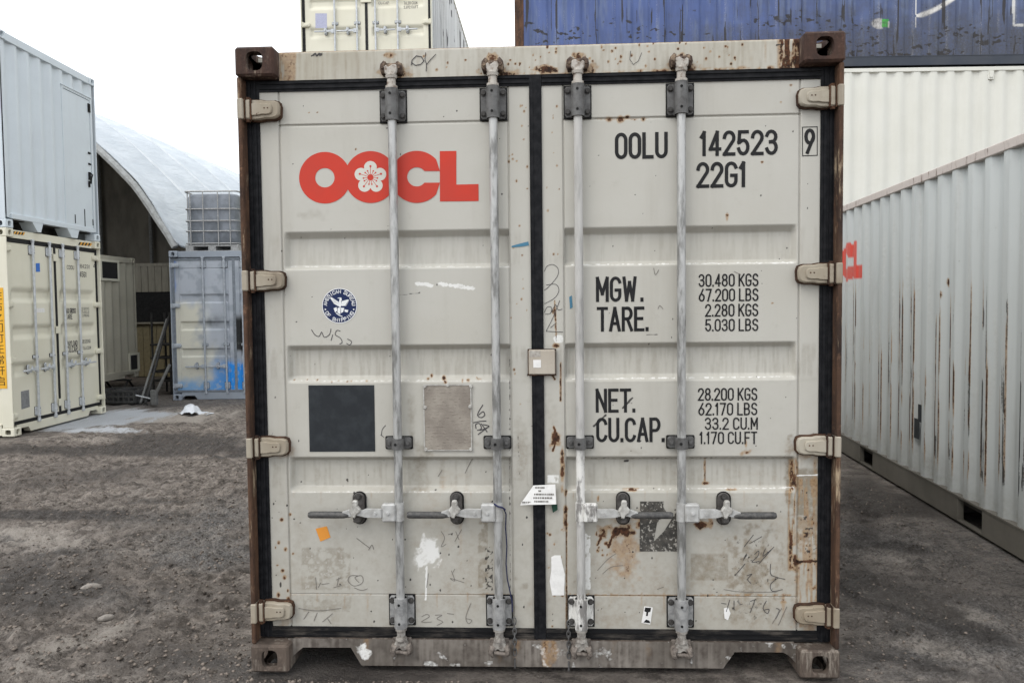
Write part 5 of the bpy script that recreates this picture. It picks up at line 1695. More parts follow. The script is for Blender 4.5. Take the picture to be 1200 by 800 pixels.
# blue over white, broadside on
def blue_attrs(X, S, Z, D, Mw):
    Mn = np.array(Mw); W_ = np.stack([X, S, Z], -1) @ Mn[:3, :3].T + Mn[:3, 3]
    x, y = survey(W_)
    n = fbm(S * 6, Z * 1.3, 3, 4); n2 = fbm(S * 22, Z * 2, 7, 3); n3 = fbm(S * 5, Z * 9, 12, 4)
    col = np.zeros(X.shape + (4,)); col[..., 3] = 1
    col[..., :3] = (np.array((.075, .112, .265)) * (1 - sstep(3, 8, S))[..., None] + np.array((.078, .103, .19)) * sstep(3, 8, S)[..., None]) * (0.75 + .6 * n[..., None])
    m = (sstep(.5, .75, n2) * .55)[..., None]
    col[..., :3] = col[..., :3] * (1 - m) + np.array((.15, .19, .30)) * m
    def put(m, c):
        m = np.clip(m, 0, 1)[..., None]
        col[..., :3] = col[..., :3] * (1 - m) + np.array(c) * m
    # white brush mark, corner bracket, green and white patch
    t = np.clip((x - 1073) / 42, 0, 1.3)
    yc = 19 - 19 * t ** 1.5
    put(((x > 1073) & (x < 1125)) * sstep(4.3 * np.minimum(1, t * 4 + .3), 1.5, np.abs(y - yc)), (.80, .78, .74))
    put(((np.abs(x - 1188) < 1.6) & (y < 30)) | ((np.abs(y - 29.8) < 1.5) & (x > 1187)), (.78, .78, .76))
    put(sstep(1.2, .9, np.sqrt(((x - 1031) / 9) ** 2 + ((y - 28) / 6) ** 2)) * (x < 1034), (.70, .68, .66))
    put((np.abs(x - 1037.5) < 3.6) * (np.abs(y - 27.5) < 4.6), (.06, .55, .05))
    put((np.abs(x - 1041.5) < 1.2) * (np.abs(y - 29) < 4), (.72, .70, .68))
    w = np.zeros(X.shape + (4,))
    lowz = sstep(1.25, .3, Z + .7 * (n3 - .5)) * (.25 + .75 * sstep(1.5, 5.0, S))
    w[..., 1] = np.clip(lowz * (.55 + .6 * n2), 0, .92)
    marks = sstep(.56, .66, fbm(S * 15, Z * 26, 31, 4)) * sstep(.48, .62, fbm(S * 1.9, Z * 5, 33, 3)) * sstep(1.5, .5, Z)
    marks = np.maximum(marks, .8 * sstep(.66, .74, fbm(S * 24, Z * 1.1, 35, 3)))
    w[..., 2] = np.clip(marks * .9, 0, .9)
    w[..., 3] = np.clip((np.abs(D - .018) < .017) * sstep(.35, .6, n) * .28, 0, .3)
    return {'tint': col, 'wear': w}
def blue_side(root, sx, L, H):
    side_grid(root, sx, L, H, M['oldblue'], blue_attrs, .016, .03, np.concatenate([np.arange(.165, 1.15, .012), np.arange(1.2, H - .06, .09)]))
GX, GY, GA = -.47, 9.84, math.radians(-88.0)
gcx, gcy = GX + 1.219 * math.cos(GA + math.pi) , GY + 1.219
g0 = (GX, GY + 1.219 * math.cos(math.radians(2)), 0)
def wall_pos(z): return (g0[0] - 1.219 * math.cos(GA), g0[1], z)
lower = container('shipping_container', 'bottom off white container hidden below the white one at right', wall_pos(-.10), GA, 12.19, 2.591, M['offwhite'], GROUP, 'wall')
wht = container('shipping_container', 'plain off white container side on at right, under the blue one', wall_pos(2.505), GA, 12.19, 2.896, M['offwhite'], GROUP, 'wall')
blu = container('shipping_container', 'scuffed blue container side on at upper right with a white brush mark', wall_pos(5.415), GA, 12.19, 2.896, M['greyblue'], GROUP, 'wall',
                rail=M['bluerail'], post=M['bluepost'], side_skin={1: blue_side})
b = MB()
yq, zq = on_side(1161.5, 86, mat_of(wht), 1.207)
b.box(1.165, 1.212, yq - .05, yq + .05, zq - .10, zq + .10, .006); b.box(1.212, 1.224, yq - .03, yq + .03, zq - .07, zq + .03, .003)
b.build('vent_cover', M['offwhite'], wht)

# ------------------------------------------------------------------ worn grey container along the right
RA = -math.atan(.224 / 3.495)
def worn_attrs(X, S, Z, D, Mw):
    n = fbm(S * 2.2, Z * .5, 3, 4); n2 = fbm(S * 26, Z * 1.6, 7, 4); n3 = fbm(S * 9, Z * 6, 17, 4)
    col = np.zeros(X.shape + (4,)); col[..., 3] = 1
    col[..., :3] = np.array((.47, .49, .485)) * (.88 + .22 * n[..., None])
    m = (sstep(.56, .75, n2) * .5)[..., None]
    col[..., :3] = col[..., :3] * (1 - m) + np.array((.62, .64, .63)) * m
    # red logo near the far end: ring letters and an L, wrapped over the ribs
    u0, v1 = LOGO_R
    h = .40; k = h / 60.4
    U = (u0 - S) / k; V = (v1 - Z) / k                   # survey units of the same logo, from its right lower corner
    lx, ly = 560.8 + U * -1 * -1, 236 - (-V) - 0
    lx = 560.8 + (u0 - S) * -1 / k * -1
    gx = 560.8 - (S - u0) / k; gy = 236 - (Z - v1) / k
    m = np.zeros_like(S)
    for cx in (380.8, 434.4):
        r = np.hypot(gx - cx, gy - 208); m = np.maximum(m, (r < 30.3) & (r > (11.3 if cx < 400 else 18)))
    r = np.hypot(gx - 488.5, gy - 207.4)
    m = np.maximum(m, (r < 30.5) & (r > 11.2) & (gx < 515.6) & ~((np.abs(gy - 207.4) < 6.8) & (gx > 488)))
    m = np.maximum(m, (gx > 515.4) & (gx < 534.8) & (gy > 177) & (gy < 236)); m = np.maximum(m, (gx > 515.4) & (gx < 560.8) & (gy > 216.4) & (gy < 236))
    m = m[..., None] * 1.0
    col[..., :3] = col[..., :3] * (1 - m) + np.array((.60, .07, .05)) * m
    w = np.zeros(X.shape + (4,))
    # scrapes down the edges of the outer ribs
    Dn = np.abs(np.gradient(D, axis=1)) if D.shape[1] > 3 else D
    edge = (D < .006) * 1.0
    e2 = np.clip(edge - np.minimum(np.roll(edge, 2, 1), np.roll(edge, -2, 1)), 0, 1)
    rib = np.floor(S / .228)
    rnd = _hash(rib, rib * 0 + 3, 5); rnd2 = _hash(np.floor(S / .14), rib * 0 + 9, 6)
    topz = 1.25 + 1.0 * rnd + .25 * (fbm(S * 30, Z * 2, 61, 2) - .5)
    zone = sstep(topz, topz - .5, Z) * sstep(.2, .5, Z)
    sc = e2 * zone * sstep(.46 - .14 * rnd2, .54, fbm(S * 40, Z * 3.2, 41, 4)) * (.5 + .5 * rnd2)
    w[..., 0] = np.clip(sc * 1.0, 0, .95)
    sc2 = edge * zone * sstep(.57, .64, fbm(S * 70, Z * 2.0, 43, 4)) * (.4 + .6 * rnd)
    w[..., 2] = np.clip(np.maximum(sc * .8 * sstep(.4, .6, n3), sc2 * .9), 0, .9)
    w[..., 1] = np.clip(.55 * sstep(.55, .2, Z) * n3 * 1.6 + .28 * sstep(.55, .75, n2), 0, .8)
    w[..., 3] = np.clip(edge * sstep(.55, .75, fbm(S * 34, Z * 1.4, 51, 4)) * .30, 0, .3)
    for ys, zs, rs in ((2.47, 1.72, .012), (2.52, 1.63, .011), (1.9, 1.0, .012)):
        w[..., 0] = np.maximum(w[..., 0], np.clip(1.4 - np.sqrt(((S - ys) / rs) ** 2 + ((Z - zs) / (rs * 2.5)) ** 2) + (n3 - .5), 0, 1))
    return {'tint': col, 'wear': w}
def worn_side(root, sx, L, H):
    side_grid(root, sx, L, H, M['oldgrey'], worn_attrs, .011, .022, None, .228, .072)
rpos = (2.805 + 1.219 * math.cos(RA), .27 + 1.219 * math.sin(RA), -.05)
_Mr = Matrix.Translation(rpos) @ Matrix.Rotation(RA, 4, 'Z')
LOGO_R = on_side(1011, 326.5, _Mr, -1.2)
worn = container('shipping_container', 'scraped pale grey ribbed container running back along the right side', rpos, RA, 6.058, 2.591, M['railgrey'], GROUP, 'wall',
                 rail=M['railgrey'], post=M['railgrey'], side_skin={-1: worn_side}, pockets=True)
for o in worn.children:
    if o.name.startswith('top_rail'):
        o.data.materials[0] = M['pinkrail']
for px, py, w_, h_ in ((1074.5, 502, .10, .08), (1078, 484, .06, .07)):
    yq, zq = on_side(px, py, mat_of(worn), -1.208)
    b = MB(); b.box(-1.2105, -1.2085, yq - w_ / 2, yq + w_ / 2, zq - h_, zq + h_); b.build('dark_sticker', M['vinyl'], worn)

# ------------------------------------------------------------------ fabric shelter behind, on the resprayed container
TY = 12.2
half = [(207, 288), (199, 274), (187, 256), (174, 236), (160, 216), (138, 193), (115, 171), (90, 148), (60, 123), (30, 103), (0, 88), (-40, 73), (-85, 63), (-130, 60)]
prof = [at(x, y, TY)[[0, 2]] for x, y in half]
cxm = prof[-1][0]
prof = prof + [np.array([2 * cxm - p[0], p[1]]) for p in prof[-2::-1]]
pp = []
for i in range(len(prof) - 1):
    for k in range(6):
        pp.append(prof[i] * (1 - k / 6) + prof[i + 1] * k / 6)
pp.append(prof[-1]); pp = np.array(pp)
for _ in range(3):
    pp[1:-1] = (pp[:-2] + 2 * pp[1:-1] + pp[2:]) / 4
TL = 15.0
SH = thing('fabric_shelter', 'big white fabric arch shelter with a dark interior behind the containers', 'shelter', (cxm, TY, 0))
ribs = [0, 2.1, 4.3, 6.5, 8.7, 10.9, 13.0, TL]
ys = np.array(fill(ribs, .12))
d_ = np.gradient(pp, axis=0); nrm = np.stack([d_[:, 1], -d_[:, 0]], -1); nrm /= np.linalg.norm(nrm, axis=1)[:, None]
if nrm[len(nrm) // 2, 1] < 0:
    nrm = -nrm
I, Yg = np.meshgrid(np.arange(len(pp)), ys)
ribd = np.min(np.abs(Yg[..., None] - np.array(ribs)), -1)
sag = .035 * np.exp(-(ribd / .10) ** 2) - .10 * np.clip(ribd / 1.0, 0, 1) ** 1.2 + .05 * (fbm(I * .07, Yg * 1.1, 4, 4) - .5) + .05 * (fbm((I + Yg * 14) * .05, (Yg - I * .05) * 2.0, 14, 3) - .5)
Xg = pp[I, 0] - cxm + nrm[I, 0] * sag; Zg = pp[I, 1] + nrm[I, 1] * sag
def fabric_mat():
    t = NT('white_tarpaulin')
    n = t.noise(2.5, 6, .6, (1, .35, 1)); k = t.noise(9, 5, .6, (1, .2, 1))
    c = t.mix(t.ramp(n, .35, .7), (0.46, 0.50, 0.54), (0.55, 0.585, 0.62))
    c = t.mix(t.math('MULTIPLY', t.ramp(k, .55, .8), .3), c, (0.30, 0.32, 0.335))
    t.bump(t.math('ADD', n, k), .5, .06)
    return t.done(c, .6, 0, .25)
M['fabric'] = fabric_mat()
cv = grid_obj('canopy', Xg, Yg, Zg, M['fabric'], SH, smooth=True)
so = cv.modifiers.new('thickness', 'SOLIDIFY'); so.thickness = .02
for r in ribs[1:-1]:
    b = MB(); b.tube([(p[0] - cxm + nrm[i, 0] * .03, r, p[1] + nrm[i, 1] * .03) for i, p in enumerate(pp)][::2], .045, n=6)
    b.build('seam', simple('seam_webbing', (.62, .65, .68), (.52, .55, .58), .6, 6), SH, 60)
M['dimtube'] = simple('dull_steel_tube', (0.16, 0.16, 0.155), (0.10, 0.10, 0.095), .6)
M['fabedge'] = simple('grubby_hem', (0.40, 0.41, 0.41), (0.28, 0.28, 0.27), .7, 12)
b = MB(); b.tube([(p[0] - cxm + nrm[i, 0] * -.05, .02, p[1] + nrm[i, 1] * -.05) for i, p in enumerate(pp)][::2], .075, n=8); b.build('front_hem', M['fabedge'], SH)
for r in ribs[1:]:
    b = MB(); b.tube([(p[0] - cxm - nrm[i, 0] * .14, r, p[1] - nrm[i, 1] * .14) for i, p in enumerate(pp)][::3], .04, n=6); b.build('arch_tube', M['dimtube'], SH)
base_z = float(pp[0][1])
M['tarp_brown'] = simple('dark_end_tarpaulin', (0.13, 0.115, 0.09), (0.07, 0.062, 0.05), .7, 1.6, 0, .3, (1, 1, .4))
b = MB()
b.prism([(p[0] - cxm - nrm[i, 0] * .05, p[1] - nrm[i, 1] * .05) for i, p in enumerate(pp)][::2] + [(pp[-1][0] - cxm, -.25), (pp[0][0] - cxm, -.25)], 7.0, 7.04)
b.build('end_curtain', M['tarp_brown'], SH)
for z in (2.55, 1.1):
    b = MB(); b.cyl((pp[0][0] - cxm, 6.9, z), (pp[-1][0] - cxm, 6.9, z), .05, n=8); b.build('girt_tube', M['dimtube'], SH)
for px in (178.5, 120, 95):
    x = at(px, 300, TY + 6.9)[0] - cxm
    ztop = float(np.interp(-abs(x), -np.abs(pp[:len(pp) // 2 + 1, 0] - cxm), pp[:len(pp) // 2 + 1, 1]))
    b = MB(); b.cyl((x, 6.86, -.22), (x, 6.86, ztop - .2), .055, n=8); b.build('end_post', M['dimtube'], SH)
# a second row of containers carries the far foot of the arch
lf = 2 * cxm - pp[0][0]
lf = float(min(pp[-1][0], pp[0][0]))
container('shipping_container', 'plain container out of sight at far left, carrying the other foot of the shelter', (lf - .3, 12.0, -.235), 0.0, 12.19, 2.896, M['creamdark'], GROUP, 'wall')

# low cabin inside the shelter
cY = 16.6
xa, _ = float(at(150, 340, cY)[0]), 0; xb = float(at(262, 340, cY)[0])
ztop = float(at(180, 312, cY)[2]); w1 = float(at(180, 342, cY)[2]); w0 = float(at(180, 378.5, cY)[2])
cb = thing('site_cabin', 'low beige boarded cabin with a dark open hatch, inside the shelter', 'cabin', ((xa + xb) / 2, cY, -.22))
hwc = (xb - xa) / 2
M['board'] = simple('beige_cabin_boards', (0.25, 0.23, 0.18), (0.20, 0.18, 0.14), .6, 14, 0, .1, (1, 1, .2))  # both board colours lowered to hold the shade inside the shelter
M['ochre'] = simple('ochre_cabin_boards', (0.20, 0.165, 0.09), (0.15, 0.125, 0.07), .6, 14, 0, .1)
n_b = 14
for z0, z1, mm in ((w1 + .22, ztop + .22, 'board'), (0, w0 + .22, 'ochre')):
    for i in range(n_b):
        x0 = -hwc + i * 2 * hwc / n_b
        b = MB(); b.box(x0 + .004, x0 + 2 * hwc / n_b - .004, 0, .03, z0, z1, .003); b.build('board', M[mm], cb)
b = MB(); b.box(-hwc, hwc, .031, .05, 0, ztop + .22); b.build('shade_backing', M['dark'], cb)  # near-black sheet stands in for the unlit interior behind the hatch
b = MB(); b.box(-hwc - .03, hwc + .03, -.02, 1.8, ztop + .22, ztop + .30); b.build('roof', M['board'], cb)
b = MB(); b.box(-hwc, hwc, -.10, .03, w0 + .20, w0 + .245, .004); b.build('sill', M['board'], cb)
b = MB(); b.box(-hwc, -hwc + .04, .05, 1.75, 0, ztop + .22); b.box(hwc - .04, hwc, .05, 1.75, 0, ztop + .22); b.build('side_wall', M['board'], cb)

# ------------------------------------------------------------------ rack, leaning poles, prop
def pt(px, py, Y): return at(px, py, Y)
rk = thing('steel_rack', 'dark open steel rack behind the leaning poles', 'rack', tuple(gpt(180, 462)))
ro = np.array(rk.location)
Yr = float(ro[1])
b = MB()
for px in (179, 200):
    for dy in (0, .55):
        x = float(at(px, 420, Yr)[0]) - ro[0]
        b.cyl((x, dy, 0), (x, dy, float(at(180, 366, Yr)[2]) - ro[2]), .022, n=6)
b.build('uprights', M['blacksteel'], rk)
for py in (404, 419.5, 435.5, 446):
    z = float(at(185, py, Yr)[2]) - ro[2]
    x0 = float(at(177, 420, Yr)[0]) - ro[0]; x1 = float(at(202, 420, Yr)[0]) - ro[0]
    b = MB(); b.box(x0, x1, -.03, .58, z - .02, z + .02, .004); b.build('shelf', M['blacksteel'], rk)
lx = -7.30
def lean(name, label, foot, topx, topy, m, r=.022):
    p = gpt(*foot)
    q = at(topx, topy, 12.3)
    t = thing(name, label, 'pole', tuple(p), 0, 'poles leaning on the resprayed container')
    b = MB(); b.cyl((0, 0, r), tuple(np.array(q) - p), r, n=8); b.build('shaft', m, t)
    b = MB(); b.cyl((0, 0, 0), (0, 0, .02), r * 2.0, r * 1.4, n=8); b.build('foot_cap', M['blacksteel'], t)
lean('leaning_pole', 'black steel pole leaning on the resprayed container, foot nearer the white sheet', (170.5, 474.5), 197.5, 372, M['blacksteel'], .026)
lean('leaning_pole', 'grey steel pole leaning on the resprayed container, foot nearer the crates', (164.5, 473.5), 195.5, 374, M['dimtube'], .022)
pb = gpt(181, 474)
pr = thing('prop_stand', 'short grey steel post with a slanting brace at the foot of the poles', 'prop', tuple(pb))
b = MB(); b.box(-.055, .055, -.04, .04, 0, .27, .006); b.build('post', M['dimtube'], pr)
b = MB(); q = at(199, 427, float(pb[1]) + .05) - pb; b.cyl((.03, 0, .20), tuple(q), .028, n=8); b.build('brace', M['dimtube'], pr)
b = MB(); q = at(159, 463, float(pb[1])) - pb; b.cyl((-.05, 0, .11), tuple(q), .012, n=6); b.build('rod', M['rodlight'], pr)

# ------------------------------------------------------------------ the yard
def yard_height(x, y):
    h = -.012 - .04 * sstep(1.4, 2.4, x) - .212 * sstep(-1.6, -5.2, x)
    far = sstep(60, 200, np.hypot(x, y))
    pads = np.ones_like(x)
    def pad(x0, x1, y0, y1, m=.5):
        dx = np.maximum(np.maximum(x0 - x, x - x1), 0); dy = np.maximum(np.maximum(y0 - y, y - y1), 0)
        return sstep(0, m, np.hypot(dx, dy))
    pads = pad(-1.25, 1.25, -.05, 6.1, .5) * pad(2.75, 5.6, .1, 6.6, .35) * pad(-14, -7.2, 7.0, 9.8) * pad(-7.4, -4.7, 11.3, 18)
    rough = .055 * (fbm(x * .9, y * .9, 2, 3) - .5) + .035 * (fbm(x * 3.1, y * 4.5, 6, 3) - .5) + .085 * (fbm(x * 6.5, y * 8, 8, 4) - .5) + .075 * (fbm(x * 19, y * 22, 11, 3) - .5)
    rough = rough + .010 * np.abs(fbm(x * 20, y * 24, 15, 2) - .5)
    # wheel ruts sweeping across in front of the left stack
    for k, (a, b_, dpt) in enumerate(((5.4, .04, .05), (6.35, .02, .035), (3.0, .10, .03), (1.6, .16, .025))):
        yy = a + b_ * x * x * .08 - .12 * x * (1 if k > 1 else .3)
        d = (y - yy) / .22
        rough = rough + (-dpt * np.exp(-d * d) + .6 * dpt * np.exp(-((np.abs(d) - 1.7) / .55) ** 2)) * sstep(-1.4, -2.2, x) * (.5 + fbm(x * 2, y * 2, 3, 3))
    band = np.exp(-((y - 6.25 + .10 * (x + 4)) / .42) ** 2) * sstep(-1.3, -2.2, x) * sstep(-9, -7, x)
    rough = rough + band * (.13 * (fbm(x * 5, y * 7, 44, 3) - .42) + .06 * (fbm(x * 15, y * 17, 46, 2) - .5))
    rough = rough + .10 * (fbm(x * 4.2, y * 5, 48, 4) - .5) * sstep(-1.6, -2.4, x) * sstep(2.0, .4, y)
    return h + rough * pads * (1 - far) - .006

def axis_steps(a, b, fine, far, g=1.03, mid=.09):
    pts = list(np.arange(a, b + fine / 2, fine))
    st = fine; p = pts[-1]
    while p < far:
        st *= g if st < mid else 1.35; p += st; pts.append(p)
    st = fine; p = pts[0]; pre = []
    while p > -far:
        st *= g if st < mid else 1.35; p -= st; pre.append(p)
    return np.array(pre[::-1] + pts)

gx_ = axis_steps(-5.2, 3.1, .017, 900)
gy_ = axis_steps(-.5, 5.6, .017, 900)
GXX, GYY = np.meshgrid(gx_, gy_)
GZ = yard_height(GXX, GYY)
sx_, sy_ = survey(np.stack([GXX, GYY, GZ], -1))
front = ((np.stack([GXX, GYY, GZ], -1) - CAM) @ FWD) > .5
sx_ = np.where(front, sx_, -9999); sy_ = np.where(front, sy_, 9999)
n1 = fbm(GXX * 1.1, GYY * 1.6, 61, 4); n2 = fbm(GXX * 5, GYY * 6, 62, 4); n3 = fbm(GXX * .35, GYY * .5, 63, 3)
tone = np.zeros(GXX.shape + (4,)); tone[..., 3] = 1
W_ = np.clip(.25 + 1.5 * (n1 - .5) + .7 * (n3 - .5), 0, 1); Dq = np.clip(1.7 * (n1 * .5 + n2 * .5 - .52), 0, 1); Gv = np.clip(2.2 * (n3 - .45), 0, 1)
def gput(arr, x, y, rx, ry, v, rot=0.0):
    c, s_ = math.cos(rot), math.sin(rot)
    dx, dy = sx_ - x, sy_ - y
    u = (dx * c + dy * s_) / rx; w_ = (-dx * s_ + dy * c) / ry
    m = np.clip(1.5 - np.hypot(u, w_) + 1.1 * (n2 - .5) + .8 * (n1 - .5), 0, 1) * v
    return np.clip(arr + m, 0, 1.2)
for a in ((215, 520, 95, 11, 1.3), (60, 526, 80, 7, 1.0), (30, 690, 130, 40, .75, -.18), (60, 602, 130, 6, 1.0), (190, 588, 70, 4, .7), (240, 690, 70, 14, .35), (90, 560, 120, 14, .3),
          (1095, 590, 90, 14, .6), (1010, 600, 20, 60, .35), (1040, 700, 60, 9, .7, .25), (1130, 735, 60, 7, .7, .3), (1060, 640, 50, 6, .6, .2), (1080, 780, 80, 8, .6, .2), (170, 775, 90, 20, .3), (640, 800, 330, 30, .5)):  # last entry paints the shade under the near container's sill
    W_ = gput(W_, *a)
for a in ((150, 488, 95, 7, 1.0), (70, 497, 70, 5, .9), (100, 515, 60, 4, .6), (230, 482, 50, 5, .5), (40, 630, 60, 14, .65), (120, 645, 120, 14, .35), (60, 760, 60, 14, .6, -.3),
          (110, 742, 60, 10, .5, -.3), (1090, 712, 90, 9, .6, .25), (1020, 650, 40, 7, .5, .2), (1110, 765, 90, 10, .6, .2), (1050, 610, 40, 5, .4), (150, 790, 150, 12, .4), (170, 590, 120, 6, .25)):
    Dq = gput(Dq, *a)
for a in ((235, 645, 60, 22, .9), (200, 605, 70, 10, .5), (270, 600, 30, 20, .5), (110, 700, 90, 20, .4), (1120, 740, 90, 30, .4), (1060, 780, 80, 20, .4)):
    Gv = gput(Gv, *a)
tone[..., 0] = np.clip(W_, 0, 1); tone[..., 1] = np.clip(Dq, 0, 1); tone[..., 2] = np.clip(Gv, 0, 1)
white_patch = gput(np.zeros_like(n1), 85, 495, 60, 8, 1.0); white_patch = gput(white_patch, 165, 485, 45, 5, .9); white_patch = gput(white_patch, 130, 505, 60, 3, .5)
tone[..., 3] = np.clip(1 - white_patch, 0, 1)
def ground_mat():
    t = NT('muddy_gravel')
    wet_shade, dust, grav, keep, _ = t.attr('tone')
    a = t.noise(16, 8, .75, (1, 1.5, 1)); c = t.noise(62, 5, .75, (1, 1.4, 1)); e = t.noise(170, 3, .7); f = t.noise(4.5, 6, .7, (1, 1.7, 1))
    m_ = t.noise(7.5, 9, .78, (1, 1.25, 1), off=(2, 5, 0))
    base = t.mix(t.ramp(m_, .36, .64), (0.078, 0.066, 0.057), (0.40, 0.348, 0.303))
    base = t.mix(t.ramp(a, .56, .36, 0, .7), base, (0.050, 0.041, 0.035))
    base = t.mix(t.math('MULTIPLY', t.ramp(f, .40, .62), .45), base, (0.175, 0.148, 0.128))
    base = t.mix(t.math('MULTIPLY', grav, .6), base, t.mix(t.ramp(c, .40, .60), (0.055, 0.055, 0.056), (0.26, 0.255, 0.25)))
    d = t.ramp(t.math('ADD', dust, t.math('ADD', t.math('MULTIPLY', t.math('SUBTRACT', c, .5), 1.1), t.math('MULTIPLY', t.math('SUBTRACT', m_, .5), 1.5))), .12, .95)
    base = t.mix(t.math('MULTIPLY', d, .9), base, (0.43, 0.385, 0.34))
    w = t.ramp(t.math('ADD', wet_shade, t.math('ADD', t.math('MULTIPLY', t.math('SUBTRACT', a, .5), 1.4), t.math('MULTIPLY', t.math('SUBTRACT', m_, .5), 1.6))), .45, 1.0)
    base = t.mix(t.math('MULTIPLY', w, .8), base, (0.040, 0.034, 0.031))
    base = t.mix(t.ramp(t.math('ADD', t.math('SUBTRACT', 1.0, keep), t.math('MULTIPLY', t.math('SUBTRACT', a, .5), .9)), .25, .65), base, (0.54, 0.56, 0.59))
    base = t.mix(t.ramp(c, .58, .70, 0, .65), base, (0.40, 0.365, 0.33))
    base = t.mix(t.ramp(c, .43, .30, 0, .8), base, (0.014, 0.012, 0.011))
    t.bump(t.math('ADD', t.math('MULTIPLY', a, 1.4), t.math('ADD', t.math('MULTIPLY', c, .8), t.math('MULTIPLY', e, .3))), 1.0, .03)
    rr = t.mix(w, (.9,) * 3, (.42,) * 3)
    return t.done(base, rr, 0, .3)
M['ground'] = ground_mat()
g = grid_obj('ground', GXX, GYY, GZ, M['ground'], None, {'tone': tone}, smooth=True)
tag(g, kind='structure')

# loose gravel: nobody could count it
def pebbles(n, seed, size0, size1, xr, yr, name, mat, power=1.0):
    rng = np.random.default_rng(seed)
    x = rng.uniform(*xr, n); y = yr[0] + (yr[1] - yr[0]) * rng.uniform(0, 1, n) ** power
    ok = ~((np.abs(x) < 1.22) & (y > -.02) & (y < 6.06)) & ~((x > 2.85) & (y > .2))
    ok &= fbm(x * 1.3, y * 1.7, 71, 3) > rng.uniform(.25, .62, n)
    x, y = x[ok], y[ok]; n = len(x)
    r = size0 * (size1 / size0) ** (rng.uniform(0, 1, n) ** 2.6)
    z = yard_height(x, y) + r * .10
    ang = rng.uniform(0, 2 * math.pi, n)
    base = np.array([(1, 0, 0), (.35, .8, .05), (-.7, .62, 0), (-.95, -.3, .05), (-.2, -.9, 0), (.72, -.65, 0), (.15, .1, .62), (.1, -.1, -.5)])
    tri = np.array([(0, 1, 6), (1, 2, 6), (2, 3, 6), (3, 4, 6), (4, 5, 6), (5, 0, 6), (1, 0, 7), (2, 1, 7), (3, 2, 7), (4, 3, 7), (5, 4, 7), (0, 5, 7)])
    v = base[None] * rng.uniform(.72, 1.25, (n, 8, 3)) * r[:, None, None]
    c, s_ = np.cos(ang)[:, None], np.sin(ang)[:, None]
    vx = v[..., 0] * c - v[..., 1] * s_; vy = v[..., 0] * s_ + v[..., 1] * c
    P = np.stack([vx + x[:, None], vy + y[:, None], v[..., 2] + z[:, None]], -1).reshape(-1, 3)
    T = (tri[None] + (np.arange(n) * 8)[:, None, None]).reshape(-1, 3)
    me = bpy.data.meshes.new(name)
    me.vertices.add(len(P)); me.vertices.foreach_set('co', P.astype(np.float32).ravel())
    me.loops.add(T.size); me.loops.foreach_set('vertex_index', T.ravel().astype(np.int32))
    me.polygons.add(len(T)); me.polygons.foreach_set('loop_start', (np.arange(len(T)) * 3).astype(np.int32)); me.polygons.foreach_set('loop_total', np.full(len(T), 3, np.int32))
    me.update(calc_edges=True)
    return tag(link(name, me, mat), kind='stuff')
def peb_mat(name, a, b_):
    t = NT(name)
    g_ = t.t.nodes.new('ShaderNodeNewGeometry')
    v = t.math('ADD', t.math('MULTIPLY', g_.outputs['Random Per Island'], .7), t.math('MULTIPLY', t.noise(60, 3, .6), .3))
    c = t.mix(t.ramp(v, .15, .62), a, b_)
    c = t.mix(t.ramp(v, .90, .95), c, (0.32, 0.295, 0.265))
    return t.done(c, .9, 0, .25)
M['peb'] = peb_mat('mixed_stone', (0.055, 0.046, 0.039), (0.20, 0.168, 0.142))
pebbles(52000, 5, .003, .016, (-6.5, -1.2), (-.4, 7.5), 'gravel', M['peb'], 1.5)
pebbles(11000, 6, .003, .012, (1.2, 3.0), (-.4, 5.5), 'gravel', M['peb'], 1.4)
pebbles(9000, 7, .003, .014, (-1.25, 1.25), (-.7, -.02), 'gravel', M['peb'], 1.0)
def stone(px, py, r, label, mat):
    p = gpt(px, py, float(yard_height(np.array([gpt(px, py, -.1)[0]]), np.array([gpt(px, py, -.1)[1]]))[0]))
    rng = np.random.default_rng(int(px)); vs = []; fs = []
    n, m = 12, 7
    for j in range(m):
        ph = math.pi * j / (m - 1)
        for i in range(n):
            th = 2 * math.pi * i / n
            k = 1 + .22 * math.sin(2 * th + px) + .12 * math.sin(3 * th + j * .7) + rng.uniform(-.06, .06)
            vs.append((r * k * math.sin(ph) * math.cos(th), .7 * r * k * math.sin(ph) * math.sin(th), .42 * r * math.cos(ph)))
    for j in range(m - 1):
        for i in range(n):
            fs.append((j * n + i, j * n + (i + 1) % n, (j + 1) * n + (i + 1) % n, (j + 1) * n + i))
    b = MB(); b.add(vs, fs)
    o = b.build('stone', mat, None, 60)
    o.location = (p[0], p[1], p[2] + r * .05)
    tag(o, label, 'stone', 'loose pale stones in the mud')
M['stone'] = simple('pale_stone', (0.26, 0.235, 0.21), (0.15, 0.135, 0.12), .95, 30, 0, .6)
stone(107.5, 688, .050, 'smooth pale oval stone lying alone in the dark mud', M['stone'])
stone(125, 724, .040, 'small lumpy pale stone nearer than the smooth oval one', M['stone'])

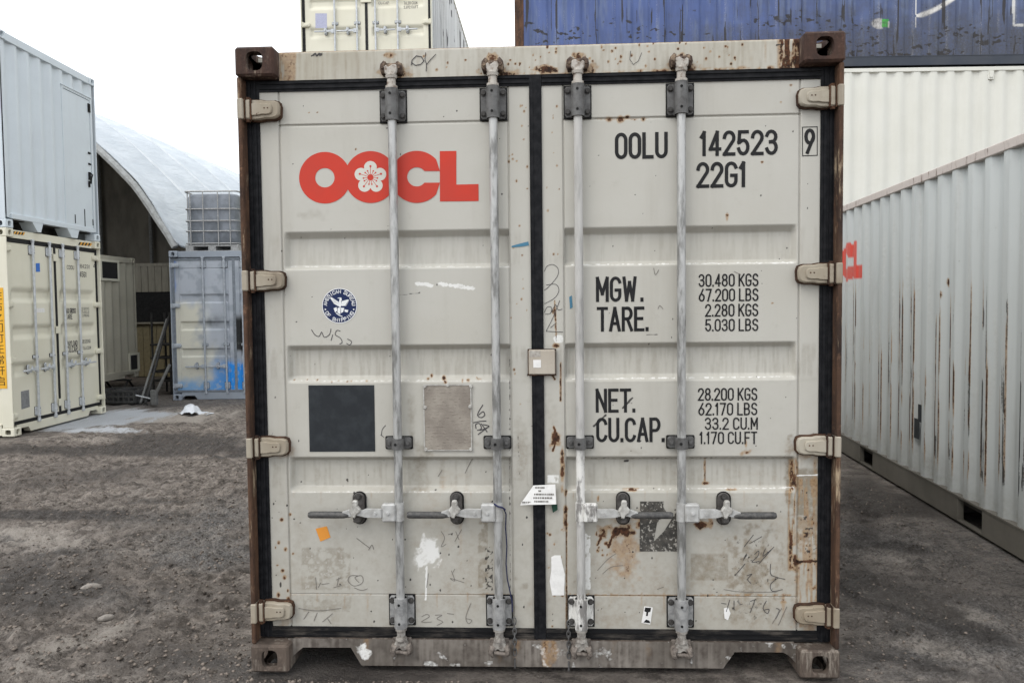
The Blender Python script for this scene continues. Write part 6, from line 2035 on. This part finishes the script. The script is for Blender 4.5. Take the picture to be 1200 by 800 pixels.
# crumpled white sheet
p = gpt(227, 486)
Q = 26
U, V = np.meshgrid(np.linspace(-1, 1, Q), np.linspace(-1, 1, 14))
hgt = .13 * np.exp(-((U + .42) / .52) ** 4 - (V / .8) ** 2) + .08 * np.clip(fbm(U * 3 + 4, V * 3, 5, 3) - .35, 0, 1) + .03 * np.abs(np.sin(U * 5 + V * 3)) * np.exp(-U * U)
sh = grid_obj('plastic_sheet', 0.24 * U * (1 + .12 * np.sin(V * 3)), .16 * V * (1 - .3 * U), hgt * (1 - .75 * sstep(.2, 1, U)) + .02 * fbm(U * 6, V * 6, 3, 2), simple('white_sheeting', (.62, .64, .67), (.50, .52, .55), .5, 8, 0, .2), smooth=False)
sh.location = (p[0], p[1] + .1, -.235)
tag(sh, 'crumpled white plastic sheet lying in front of the resprayed container', 'plastic sheet')

# ------------------------------------------------------------------ small things on the near doors
def paper_note():
    t = thing('paper_note', 'folded white paper note with grey print tucked over the middle seal', 'note', (0, .056, dxz(630, 578, .056)[1]))
    o = np.array(t.location)
    def Pn(x, y, Y): return at(x, y, Y) - o
    b = MB()
    b.add([Pn(624.5, 568.5, .050), Pn(650.8, 567.2, .052), Pn(651.8, 590.6, .044), Pn(622, 591.2, .040)], [(0, 1, 2, 3)])
    b.build('sheet', M['paper'], t)
    b = MB()
    b.add([Pn(625, 568.6, .049), Pn(624, 586, .043), Pn(611, 588.5, .046)], [(0, 1, 2)])
    b.add([Pn(611, 588.3, .046), Pn(624, 585.8, .043), Pn(622.5, 591, .041), Pn(609.5, 591.8, .047)], [(0, 1, 2, 3)])
    b.build('folded_corner', M['paper'], t)
    b = MB()
    rng = random.Random(3)
    for y, x0, x1 in ((571.2, 627, 638), (575, 631, 633), (579, 626, 649), (583.2, 625, 647), (587.3, 626, 642), (588.4, 612, 623)):
        x = x0
        while x < x1:
            w = rng.uniform(.7, 1.5)
            Yq = .0425 if x < 624 else .051 - .010 * (y - 568) / 23 - .0015
            b.add([Pn(x, y - 1.1, Yq), Pn(x + w, y - 1.1, Yq), Pn(x + w, y + .9, Yq), Pn(x, y + .9, Yq)], [(0, 1, 2, 3)])
            x += w + rng.uniform(.3, .9)
    b.build('print', M['pencil'], t)
    b = MB(); b.add([Pn(646, 591, .056), Pn(653, 590.5, .058), Pn(653.5, 597, .058), Pn(648, 600.5, .056)], [(0, 1, 2, 3)])
    b.build('green_tape', flat_print('green_tape', (.012, .05, .032)), t)
paper_note()
cdm = flat_print('dark_blue_cord', (.018, .022, .075), .7)
co = thing('cord', 'dark blue cord tied round the second locking bar and hanging down beside it', 'cord', tuple(at(586, 592, .012)))
o_ = np.array(co.location)
b = MB()
b.tube([at(579, 590, .012) - o_, at(583, 593, .008) - o_, at(589, 594.5, .010) - o_, at(592, 597, .02) - o_], .0035, n=6)
b.build('loop', cdm, co)
b = MB()
b.tube([at(x, y, Y) - o_ for x, y, Y in ((590, 595, .02), (593, 602, .045), (592.5, 618, .055), (594, 640, .056), (593, 660, .055), (594.5, 678, .056), (597.5, 692, .058), (600, 704, .058), (600.5, 716, .056))], .0028, n=6)
b.build('hanging_end', cdm, co)
